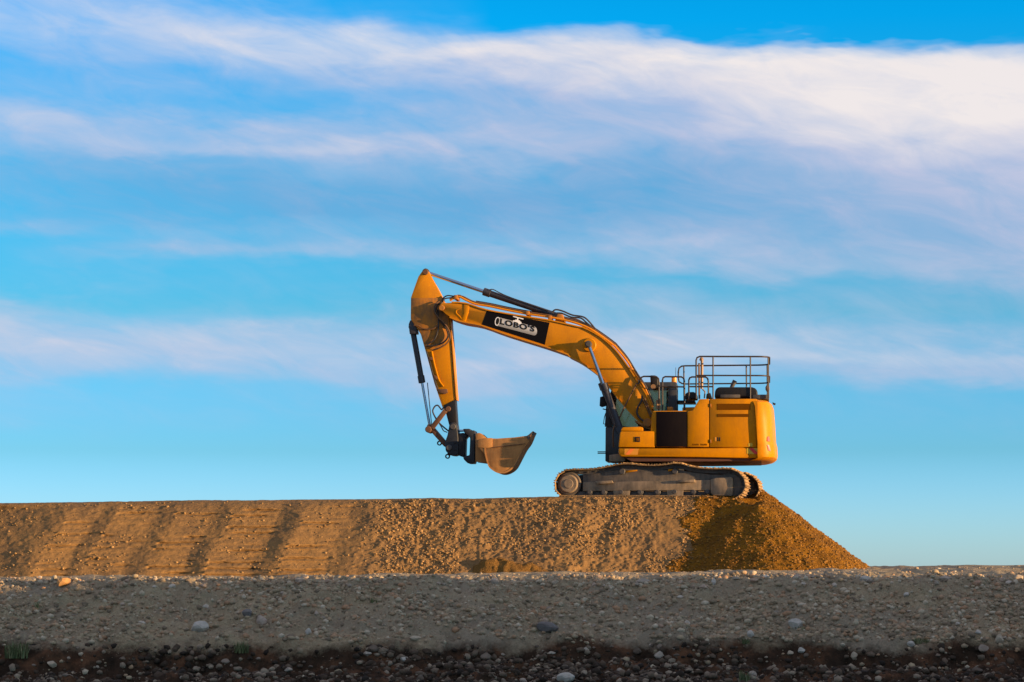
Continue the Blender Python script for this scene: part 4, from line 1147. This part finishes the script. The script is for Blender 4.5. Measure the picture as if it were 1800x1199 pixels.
# thin supply pipes on the cylinders
hose('cylinder_pipe', [zB(760, 235), zB(790, 232), zB(850, 262), zB(940, 300), zB(1250, 410)], BC - 0.1, 0.014, 'hose')
hose('cylinder_pipe', [zC(205, 530), zC(235, 830)], BC - 0.13, 0.012, 'hose')

# ---- stick
SHW = 0.17
sv = BC - SHW
stick_px = [zB(225, 68), zB(200, 80), zB(168, 125), zB(106, 300), zB(104, 480), zB(150, 545), zB(188, 605), zB(232, 760), zB(300, 1010), zC(310, 700), zC(335, 740), zC(360, 830), zC(385, 860), zC(412, 845), zC(408, 760), zC(395, 600), zC(380, 400), zC(357, 80), zB(425, 480), zB(412, 420), zB(372, 310), zB(332, 230), zB(272, 125), zB(256, 85)]
stick = prism_part('stick', 'yellow_worn', stick_px, BC - SHW, BC + SHW, 0.014)
prism_part('stick_plate', 'yellow_dirt_shade', [zB(108, 303), zB(362, 300), zB(415, 420), zB(418, 480), zB(410, 620), zB(380, 690), zB(290, 735), zB(222, 720), zB(190, 605), zB(150, 545), zB(107, 480)], sv - 0.012, sv + 0.01, 0.006, parent=stick)  # browner paint puts the boom's shadow into the plate colour
prism_part('stick_end', 'black', [zC(318, 690), zC(400, 650), zC(413, 840), zC(388, 862), zC(358, 830), zC(335, 745)], sv - 0.02, BC + SHW + 0.02, 0.015, parent=stick)
for q, r_ in ((zB(228, 88), 0.075), (zC(352, 715), 0.07), (zC(385, 838), 0.085)):
    bm = B(); u, w = UP.uw(*q, sv); add_disc(bm, u, w, sv - 0.06, BC + SHW + 0.06, r_, 20, 0.012); part('pin_boss', bm, 'linkage', parent=stick)
hose('hydraulic_hose', [zB(345, 330), zB(305, 360), zB(300, 410), zB(330, 460), zB(390, 520), zB(425, 580), zB(432, 630), zB(405, 680), zB(350, 715), zB(285, 738)], [sv - 0.08] + [sv - 0.12] * 8 + [sv - 0.06], 0.022, 'hose_brown', parent=None)
hose('hydraulic_hose', [zB(350, 345), zB(320, 370), zB(315, 430), zB(355, 500), zB(400, 560), zB(415, 620), zB(380, 670), zB(300, 700), zB(235, 700)], [sv - 0.06] * 9, 0.022, 'hose')
hose('hydraulic_hose', [zB(330, 400), zB(335, 500), zB(330, 580), zB(300, 650), zB(240, 690)], [sv - 0.05] * 5, 0.02, 'hose')
hose('hydraulic_hose', [zB(130, 530), zB(165, 535), zB(215, 560), zB(290, 560), zB(325, 530)], [sv - 0.05] * 5, 0.018, 'hose_brown')
hose('hydraulic_pipe', [zB(280, 748), zB(290, 800), zB(308, 880), zB(340, 985), zB(378, 1040)], sv - 0.03, 0.022, 'yellow', parent=stick)
hose('hydraulic_pipe', [zB(235, 745), zB(265, 840), zB(290, 940), zB(330, 1060), zB(350, 1080)], sv - 0.03, 0.018, 'hose', parent=stick)
prism_part('valve_block', 'linkage', [zB(330, 1062), zB(405, 1060), zB(412, 1090), zB(385, 1102), zB(335, 1092)], sv - 0.08, sv + 0.01, 0.01, parent=stick)
prism_part('pipe_clamp', 'linkage', [zB(288, 935), zB(330, 960), zB(325, 985), zB(300, 975)], sv - 0.05, sv + 0.01, 0.008, parent=stick)
prism_part('pipe_clamp', 'linkage', [zB(250, 790), zB(285, 795), zB(290, 820), zB(258, 822)], sv - 0.05, sv + 0.01, 0.008, parent=stick)
# flame-edge flange on the right side of the stick
flange([zB(412, 420), zB(425, 480), zC(357, 80), zC(380, 400), zC(395, 600), zC(400, 650)], 0.02, BC - SHW - 0.02, BC + SHW + 0.02, 'yellow_worn', 'stick_flange', stick, 1)
# ---- linkage
def bar(name, a, b, wa_, wb2, v0, v1, mat):
    (u0, w0), (u1, w1) = UP.uw(*a, v0), UP.uw(*b, v0)
    d = Vector((u1 - u0, w1 - w0)).normalized(); n = Vector((-d.y, d.x))
    bm = B(); add_prism(bm, [(u0 + n.x * wa_, w0 + n.y * wa_), (u0 - n.x * wa_, w0 - n.y * wa_), (u1 - n.x * wb2, w1 - n.y * wb2), (u1 + n.x * wb2, w1 + n.y * wb2)], v0, v1, 0.012)
    return part(name, bm, mat)
bar('link_arm', zF(360, 230), zF(150, 500), 0.06, 0.065, sv - 0.05, sv + 0.01, 'linkage')
bar('link_arm', zF(360, 230), zF(150, 500), 0.06, 0.065, BC + SHW - 0.01, BC + SHW + 0.05, 'linkage')
bar('bucket_link', zF(150, 510), zF(350, 740), 0.065, 0.06, BC - 0.14, BC + 0.14, 'linkage')
bm = B(); u, w = UP.uw(*zF(120, 525), BC); add_disc(bm, u, w, sv - 0.07, BC + SHW + 0.07, 0.085, 22, 0.015); part('link_pin', bm, 'linkage')
hose('hydraulic_hose', [zF(320, 205), zF(290, 240), zF(268, 215), zF(235, 180), zF(195, 195), zF(165, 255), zF(185, 320), zF(240, 410), zF(310, 480), zF(385, 540)], sv - 0.02, 0.020, 'hose')
hose('hydraulic_hose', [zF(260, 440), zF(290, 490), zF(320, 540), zF(370, 560)], sv - 0.02, 0.014, 'hose')
# ---- quick coupler and tilting head
cp = prism_part('quick_coupler', 'coupler', [zF(400, 440), zF(430, 415), zF(475, 418), zF(500, 445), zF(515, 540), zF(525, 640), zF(525, 870), zF(470, 890), zF(400, 880), zF(345, 820), zF(335, 700), zF(370, 600)], BC - 0.24, BC + 0.24, 0.03, seg=3)
for q, r_ in ((zF(395, 775), 0.075), (zF(450, 480), 0.075)):
    bm = B(); u, w = UP.uw(*q, BC - 0.24); add_disc(bm, u, w, BC - 0.28, BC + 0.28, r_, 22, 0.012); part('coupler_pin', bm, 'steel', parent=cp)
for q in ((460, 700, 510, 728), (460, 795, 508, 820)):
    bm = B(); add_prism(bm, UP.poly([zF(q[0], q[1]), zF(q[2], q[1]), zF(q[2], q[3]), zF(q[0], q[3])], BC - 0.24), BC - 0.245, BC - 0.2, 0.004); part('slot', bm, 'black', parent=cp)
def ring_lug(q, tail):
    u, w = UP.uw(*q, BC)
    bm = B(); r1_, r2_ = 0.034, 0.064; n = 18
    for s_ in range(n):
        a, b = 2 * math.pi * s_ / n, 2 * math.pi * (s_ + 1) / n
        add_prism(bm, [(u + r1_ * math.cos(a), w + r1_ * math.sin(a)), (u + r2_ * math.cos(a), w + r2_ * math.sin(a)), (u + r2_ * math.cos(b), w + r2_ * math.sin(b)), (u + r1_ * math.cos(b), w + r1_ * math.sin(b))], BC - 0.03, BC + 0.03, 0)
    t = UP.uw(*tail, BC); d = Vector((t[0] - u, t[1] - w)); L = d.length; d.normalize(); n_ = Vector((-d.y, d.x)) * 0.045
    s0 = (u + d.x * 0.05, w + d.y * 0.05)
    add_prism(bm, [(s0[0] + n_.x, s0[1] + n_.y), (t[0] + n_.x, t[1] + n_.y), (t[0] - n_.x, t[1] - n_.y), (s0[0] - n_.x, s0[1] - n_.y)], BC - 0.03, BC + 0.03, 0)
    part('lifting_eye', bm, 'coupler', smooth=False)
ring_lug(zF(260, 712), zF(310, 690)); ring_lug(zF(374, 898), zF(400, 860))
prism_part('tilt_motor', 'black', [zF(524, 575), zF(600, 565), zF(655, 600), zF(640, 625), zF(622, 640), zF(615, 880), zF(600, 910), zF(524, 885)], BC - 0.22, BC + 0.22, 0.02)
prism_part('tilt_head', 'coupler', [zF(590, 510), zF(685, 508), zF(690, 535), zF(750, 530), zF(760, 580), zF(748, 960), zF(740, 995), zF(655, 995), zF(600, 940), zF(590, 900), zF(680, 880), zF(690, 640), zF(655, 600), zF(610, 570)], BC - 0.28, BC + 0.28, 0.02)
bm = B(); add_tube(bm, [UP.P(*zF(500, 540), BC), UP.P(*zF(600, 535), BC)], 0.03, 10); part('tilt_rod', bm, 'chrome')
# ---- bucket
zK = lambda x, y: zF(x - 42 * max(0.0, (x - 900) / 700), y)
side = [zK(750, 575), zK(800, 562), zK(835, 575), zK(910, 640), zK(1080, 645), zK(1340, 628), zK(1530, 605), zK(1612, 545), zK(1545, 700), zK(1470, 800), zK(1360, 1000), zK(1320, 1060), zK(1260, 1108), zK(1180, 1140), zK(1100, 1140), zK(1020, 1105), zK(950, 1045), zK(910, 990), zK(750, 968)]
BW = 0.50
bv0 = BC - BW
su = UP.poly(side, bv0)
# shell: back/bottom sheet along the outline, open at the top, plus two cheek plates
bm = B()
sheet = [tuple(q) for q in smooth_path([np.array(UP.uw(*q, bv0)) for q in [zK(910, 650), zK(890, 780), zK(905, 900), zK(950, 1035), zK(1020, 1098), zK(1100, 1134), zK(1180, 1134), zK(1260, 1102), zK(1320, 1055), zK(1360, 995), zK(1470, 797), zK(1545, 697), zK(1608, 550)]], 3)]
rg = []
cen = np.array(UP.uw(*zK(1200, 850), bv0))
for i, p in enumerate(sheet):
    p = np.array(p); n = cen - p; n = n / np.linalg.norm(n)
    q = p + n * 0.035
    rg.append([bm.verts.new((p[0], bv0, p[1])), bm.verts.new((p[0], BC + BW, p[1])), bm.verts.new((q[0], BC + BW, q[1])), bm.verts.new((q[0], bv0, q[1]))])
for a, b in zip(rg[:-1], rg[1:]):
    for k in range(4): bm.faces.new((a[k], a[(k + 1) % 4], b[(k + 1) % 4], b[k]))
bm.faces.new(rg[0]); bm.faces.new(list(reversed(rg[-1])))
bmesh.ops.recalc_face_normals(bm, faces=bm.faces)
bk = part('bucket', bm, 'rust')
cheek = [zK(835, 650), zK(910, 642), zK(1080, 647), zK(1340, 630), zK(1530, 607), zK(1590, 580), zK(1535, 700), zK(1462, 795), zK(1352, 992), zK(1314, 1050), zK(1258, 1096), zK(1180, 1126), zK(1100, 1126), zK(1024, 1090), zK(958, 1030), zK(915, 905), zK(880, 850), zK(800, 760), zK(795, 700)]
for v in (bv0 + 0.01, BC + BW - 0.05):
    bm = B(); add_prism(bm, UP.poly(cheek, bv0), v, v + 0.04, 0.008); part('cheek_plate', bm, 'rust', parent=bk)
bm = B(); add_prism(bm, UP.poly([zK(800, 770), zK(905, 782), zK(1010, 770), zK(1010, 640), zK(905, 640), zK(815, 655), zK(792, 705)], bv0), bv0 - 0.006, bv0 + 0.02, 0.006); part('wear_plate', bm, 'rust', parent=bk)
bm = B(); add_prism(bm, UP.poly([zK(1010, 768), zK(1500, 715), zK(1500, 722), zK(1010, 778)], bv0), bv0 - 0.012, bv0 + 0.02, 0.003); part('side_seam', bm, 'linkage', parent=bk)
bm = B(); add_prism(bm, UP.poly([zK(1520, 612), zK(1548, 596), zK(1616, 541), zK(1556, 664), zK(1545, 668)], bv0), bv0 - 0.012, BC + BW + 0.012, 0.004); part('cutting_edge', bm, 'steel', parent=bk)
for v in (BC - 0.30, BC + 0.22):
    bm = B(); add_prism(bm, UP.poly([zK(752, 572), zK(800, 560), zK(838, 572), zK(925, 650), zK(930, 900), zK(925, 985), zK(910, 988), zK(750, 966)], bv0), v, v + 0.06, 0.012); part('bucket_ear', bm, 'rust', parent=bk)
bm = B(); add_prism(bm, UP.poly([zK(750, 600), zK(840, 590), zK(860, 640), zK(850, 960), zK(750, 950)], bv0), BC - 0.24, BC + 0.22, 0.01); part('bucket_back', bm, 'rust', parent=bk)

# ------------------------------------------------------------------ stones
def stone_mesh(seed, sub=2, ang=0.35):
    bm = bmesh.new(); bmesh.ops.create_icosphere(bm, subdivisions=sub, radius=1.0)
    rs = random.Random(seed)
    planes = [(Vector((rs.uniform(-1, 1), rs.uniform(-1, 1), rs.uniform(-1, 1))).normalized(), rs.uniform(0.50, 0.86)) for _ in range(12)]
    for v in bm.verts:
        p = v.co.copy()
        for n, d in planes:
            k = p.dot(n)
            if k > d: p -= n * (k - d) * 0.92
        v.co = p * rs.uniform(0.97, 1.03)
    me = bpy.data.meshes.new('stone'); bm.to_mesh(me); bm.free()
    return me
stone_mes = []
for i in range(8):
    me = stone_mesh(100 + i, 2); me.materials.append(M['stone']); stone_mes.append(me)
STONE_CACHE = {}
def place_stone(px, py, wpx, hpx, label, cat='stone', group=None, mat=None, name='stone', up=0.22, seed=None, hf=None):
    rs = random.Random(int(px * 7 + py * 13) if seed is None else seed)
    p = ground_hit(px, py + hpx * 0.35, hf)
    if p is None: return None
    s = (p.y - CAM.y) / FPX
    me = stone_mes[rs.randrange(8)]
    if mat is not None:
        key = (me.name, mat.name)
        if key not in STONE_CACHE:
            m2 = me.copy(); m2.materials.clear(); m2.materials.append(mat); STONE_CACHE[key] = m2
        me = STONE_CACHE[key]
    o = link(name, me)
    w_, h_ = wpx * s / 2 * 1.12, hpx * s / 2 * 1.15
    o.scale = (w_, (w_ + h_) / 2 * rs.uniform(0.75, 1.05), h_)
    o.rotation_euler = (rs.uniform(-.15, .15), rs.uniform(-.15, .15), rs.choice((0, math.pi)) + rs.uniform(-.4, .4))
    o.location = (p.x, p.y, p.z + h_ * up)
    prop(o, label, cat, group)
    return o
W_ = plain_stone
sA = W_('sandstone_block', (0.50, 0.25, 0.085)); sB = W_('pale_boulder', (0.42, 0.37, 0.30)); sC = W_('tan_boulder', (0.40, 0.32, 0.22)); sD = W_('slate_slab', (0.15, 0.13, 0.115)); sE = W_('warm_boulder', (0.36, 0.28, 0.21))
NAMED = [
 (113, 1021, 27, 17, 'squared orange block of stone on the bank edge at far left', sA),
 (352, 1098, 37, 20, 'long pale boulder lying low on the left bank face', sB),
 (434, 1076, 20, 17, 'dark rounded stone, left of the pair of boulders on the bank face', sD),
 (459, 1086, 24, 22, 'upright brown boulder, right of the pair on the bank face', sE),
 (1398, 1094, 27, 21, 'smooth whitish round boulder on the right bank face', sB),
 (541, 1108, 12, 14, 'small grey upright stone below the middle left bank face', sB),
 (645, 1111, 13, 12, 'small tan round stone low on the bank face', sC),
 (731, 1120, 21, 9, 'flat tan stone at the foot of the gravel face', sC),
 (711, 1157, 18, 11, 'pale rounded stone lying in the dark soil', sB),
 (870, 1020, 18, 13, 'orange lit stone on the bank edge below the soil heap', sE),
 (977, 1023, 16, 13, 'pale orange stone on the bank edge below the tracks', sC),
 (1254, 1020, 8, 15, 'narrow upright pale stone standing on the bank edge', sB),
 (1130, 1020, 30, 12, 'broad flat brown stone on the bank edge below the machine body', sE),
 (1403, 1013, 20, 14, 'pointed orange stone on the bank edge below the soil pile', sE),
 (1522, 1016, 25, 12, 'broad pink grey stone on the bank edge at the foot of the soil pile', sB),
 (1662, 1016, 23, 10, 'flat brown stone on the right bank edge', sE),
 (1791, 1015, 18, 13, 'brown stone on the bank edge at the far right', sC),
 (1319, 1112, 15, 13, 'grey stone below and left of the whitish boulder', sB),
 (994, 1187, 31, 19, 'large pale angular rock in the dark soil at the bottom', sB),
 (1501, 1150, 14, 17, 'tan knobbly stone in the dark soil at lower right', sC),
 (92, 1165, 20, 12, 'tan stone in the dark soil at lower left', sC),
 (1757, 1121, 20, 18, 'squarish yellowish stone above the dark soil at far right', sC),
 (1601, 1130, 18, 10, 'pale flat stone on the edge of the dark soil at right', sB),
 (962, 1098, 38, 19, 'dark slate slab half buried in the middle bank face', sD),
 (1409, 1141, 14, 12, 'larger grey stone of the cluster under the whitish boulder', sB),
 (1390, 1146, 13, 9, 'smaller flat stone of the cluster under the whitish boulder', sC),
 (556, 1076, 9, 10, 'small orange brown stone on the middle left bank face', sE),
 (493, 1052, 12, 11, 'small pale tan stone on the upper left bank face', sC),
 (1594, 1044, 12, 9, 'pale stone just below the right bank edge', sB),
 (1720, 1110, 12, 9, 'grey stone low on the right bank face', sB),
]
for (px, py, w_, h_, lab, mt) in NAMED:
    place_stone(px, py, w_, h_, lab, 'stone', None, mt)
rs = random.Random(5)
ZONES = [(0, 180, 'at the far left'), (180, 400, 'below the left tracked strips'), (400, 640, 'below the right tracked strips'), (640, 810, 'below the raised stick'),
         (810, 945, 'below the bucket'), (945, 1090, 'below the front of the tracks'), (1090, 1320, 'below the machine body'), (1320, 1530, 'below the soil pile'), (1530, 1800, 'at the far right')]
ORD = ['', 'second ', 'third ', 'fourth ', 'fifth ', 'sixth ', 'seventh ', 'eighth ', 'ninth ', 'tenth ', 'eleventh ', 'twelfth ', 'thirteenth ', 'fourteenth ', 'fifteenth ', 'sixteenth ', 'seventeenth ', 'eighteenth ']
stone_dark = stone_mat('dirty_stone', [(0.0, (0.09, 0.065, 0.045)), (0.4, (0.16, 0.115, 0.08)), (0.75, (0.24, 0.18, 0.13)), (1.0, (0.40, 0.33, 0.25))], 'object')
SM = {}
def strew(n, ylo, yhi, slo, shi, where, group, pick=None, mat=None):
    items = []
    for k in range(n):
        px = pick(k) if pick else rs.uniform(5, 1795)
        px = min(max(px, 6), 1794)
        sz = slo + (shi - slo) * rs.random() ** 1.8
        items.append((px, rs.uniform(ylo, yhi), sz * rs.uniform(0.9, 1.5), sz * rs.uniform(.55, 1)))
    for a, b, zone in ZONES:
        sel = sorted([q for q in items if a <= q[0] < b], key=lambda q: -q[2] * q[3])
        for r_, q in enumerate(sel):
            o = ORD[r_] if r_ < len(ORD) else 'smaller '
            place_stone(*q, '%slargest of the small stones %s %s' % (o, where, zone), 'stone', group, mat)
strew(70, 1012, 1030, 5, 13, 'on the bank edge', 'small stones along the bank edge')
strew(70, 1035, 1125, 5, 11, 'on the bank face', 'small stones on the bank face')
strew(64, 1132, 1196, 6, 17, 'in the dark soil', 'small stones in the dark soil', lambda k: rs.uniform(5, 1795) if k < 34 else rs.gauss(1000, 150), stone_dark)

# ------------------------------------------------------------------ pebbles and clods as loose material
def ico():
    bm = bmesh.new(); bmesh.ops.create_icosphere(bm, subdivisions=1, radius=1.0)
    V = np.array([v.co[:] for v in bm.verts]); F = np.array([[v.index for v in f.verts] for f in bm.faces]); bm.free()
    return V, F
IV, IF = ico()
def scatter(name, X, Y, hf, smin, smax, mat, flat=0.6, power=2.5, lift=0.15, smooth=False, yf=None):
    n = len(X)
    Z = hf(X, Y)
    if yf is not None:
        Y = Y + yf(X, Y)
    S = smin + (smax - smin) * RNG.random(n) ** power
    A = RNG.random(n) * 2 * np.pi
    jit = 1 + 0.55 * (RNG.random((n, len(IV), 3)) - 0.5)
    V = IV[None] * jit
    sx = S * (0.8 + 0.6 * RNG.random(n)); sy = S * (0.7 + 0.5 * RNG.random(n)); sz = S * (flat + 0.35 * RNG.random(n))
    V = V * np.stack([sx, sy, sz], -1)[:, None, :]
    ca, sa = np.cos(A)[:, None], np.sin(A)[:, None]
    T = RNG.normal(0, 0.35, n)[:, None]
    x = V[:, :, 0] * ca - V[:, :, 1] * sa; y = V[:, :, 0] * sa + V[:, :, 1] * ca; z = V[:, :, 2]
    y2 = y * np.cos(T) - z * np.sin(T); z2 = y * np.sin(T) + z * np.cos(T)
    V = np.stack([x + X[:, None], y2 + Y[:, None], z2 + Z[:, None] + (S * lift)[:, None]], -1).reshape(-1, 3)
    F = (IF[None] + (np.arange(n) * len(IV))[:, None, None]).reshape(-1, 3)
    return mesh_np(name, V, F, mat, 'stuff', smooth, 3)
N = 72000
X = RNG.uniform(-9.9, 9.9, N); Y = -23.2 + 4.9 * RNG.random(N)
keep = RNG.random(N) < (0.35 + 0.65 * sstep(-0.2, 0.25, fbm(X * 0.7, Y * 0.9, 201, 3)))
keep = keep & ((ground_h(X, Y) > -0.98 + 0.10 * fbm(X * 0.55, Y * 0.55, 203, 3)) | (RNG.random(N) < 0.06))
X, Y = X[keep], Y[keep]
o = scatter('gravel', X, Y, ground_h, 0.007, 0.062, M['gravel'], power=3.6, lift=0.0)
prop(o, 'grey gravel strewn over the bank face', 'gravel')
N = 5000
X = RNG.uniform(-12.5, 12.5, N); Y = -18.4 + 12.0 * RNG.random(N) ** 1.5
o = scatter('top_gravel', X, Y, lambda x, y: ground_h(x, y), 0.010, 0.06, M['gravel'], power=3.6, lift=-0.2)
prop(o, 'grey gravel lying on the flat top of the bank', 'gravel')
N = 26000
X = RNG.uniform(-9.4, 9.4, N); Y = -25.2 + 3.3 * RNG.random(N)
keep = RNG.random(N) < (0.25 + 0.75 * sstep(-0.1, 0.3, fbm(X * 0.9, Y * 0.9, 211, 3)))
X = np.concatenate([X[keep], RNG.normal(px2x(1000, 37), 1.5, 3000)]); Y = np.concatenate([Y[keep], RNG.uniform(-24.6, -22.0, 3000)])
keep = ground_h(X, Y) < -1.04 + 0.12 * fbm(X * 0.7, Y * 0.7, 213, 3)
X, Y = X[keep], Y[keep]
o = scatter('rubble', X, Y, ground_h, 0.008, 0.075, M['darkgravel'], power=3.4, lift=0.05)
prop(o, 'dark soil rubble at the foot of the bank', 'rubble')
N = 42000
X = RNG.uniform(-13.3, 4.8, N); Y = RNG.uniform(-4.9, -2.0, N)
dens = 0.10 * sstep(0.0, 0.3, fbm(X * 0.9, Y * 1.5, 223, 3)) + 0.02 + 0.9 * sstep(px2x(590, 56.5), px2x(720, 56.5), X) * sstep(-0.15, 0.3, fbm(X * 1.1, Y * 1.1, 221, 3))
keep = RNG.random(N) < dens
o = scatter('soil_clods', X[keep], Y[keep], embank_h, 0.006, 0.042, M['clod'], power=3.2, lift=0.0, yf=embank_slot)
prop(o, 'crumbled sandy clods on the embankment slope', 'clods')
N = 12000
X = RNG.uniform(3.6, 9.2, N); Y = RNG.uniform(-5.8, 2.0, N)
zz = pile_h2(X, Y); keep = (zz > 0.05) & (zz >= embank_h(X, Y) - (X > 6.2) * 9) & ~((X < 6.3) & (Y > -1.8))
o = scatter('fresh_soil_clods', X[keep], Y[keep], pile_h2, 0.010, 0.045, M['clod_fresh'], power=2.2, lift=-0.15)
prop(o, 'damp brown clods on the freshly tipped soil pile', 'clods')

# ------------------------------------------------------------------ grass tufts
def tuft(px, py, wpx, hpx, label, nb=70):
    p = ground_hit(px, py + hpx * 0.4)
    if p is None: return
    s = (p.y - CAM.y) / FPX
    w_, h_ = wpx * s / 2, hpx * s
    rs = random.Random(int(px))
    bm = bmesh.new()
    for k in range(nb):
        a = rs.uniform(0, 2 * math.pi); r = w_ * math.sqrt(rs.random()) * 0.8
        x, y = r * math.cos(a), r * math.sin(a) * 0.6
        hh = h_ * rs.uniform(0.45, 1.05); lean = rs.uniform(0.1, 0.7) * hh; b = rs.uniform(0, 2 * math.pi)
        dx, dy = math.cos(b), math.sin(b); wd = rs.uniform(0.004, 0.008)
        pts = [(x + dx * lean * t * t, y + dy * lean * t * t, hh * t - 0.03) for t in (0, 0.5, 0.85, 1.0)]
        sx_, sy_ = -dy, dx
        vs = []
        for i, q in enumerate(pts):
            ww = wd * (1, 0.9, 0.55, 0.08)[i]
            vs.append((bm.verts.new((q[0] - sx_ * ww, q[1] - sy_ * ww, q[2])), bm.verts.new((q[0] + sx_ * ww, q[1] + sy_ * ww, q[2]))))
        for a_, b_ in zip(vs[:-1], vs[1:]):
            bm.faces.new((a_[0], a_[1], b_[1], b_[0]))
    o = bm_obj('grass_tuft', bm, M['grass']); o.location = (p.x, p.y, p.z)
    prop(o, label, 'grass', 'grass tufts on the bank')
tuft(28, 1142, 52, 30, 'large green grass tuft at the left border above the dark soil', 170)
tuft(425, 1136, 34, 22, 'green grass tuft on the dark soil edge left of centre', 110)
tuft(64, 1063, 12, 18, 'thin weed on the bank face at far left', 26)
tuft(660, 1053, 28, 9, 'small low green weed on the middle bank face', 60)
tuft(1620, 1124, 40, 12, 'pale green grass tuft above the dark soil at right', 90)
tuft(1311, 1124, 20, 11, 'small green tuft beside the grey stone right of centre', 50)
tuft(1308, 1187, 26, 22, 'green tuft at the bottom border right of centre', 70)
tuft(1410, 1102, 24, 7, 'few green blades at the foot of the whitish boulder', 40)
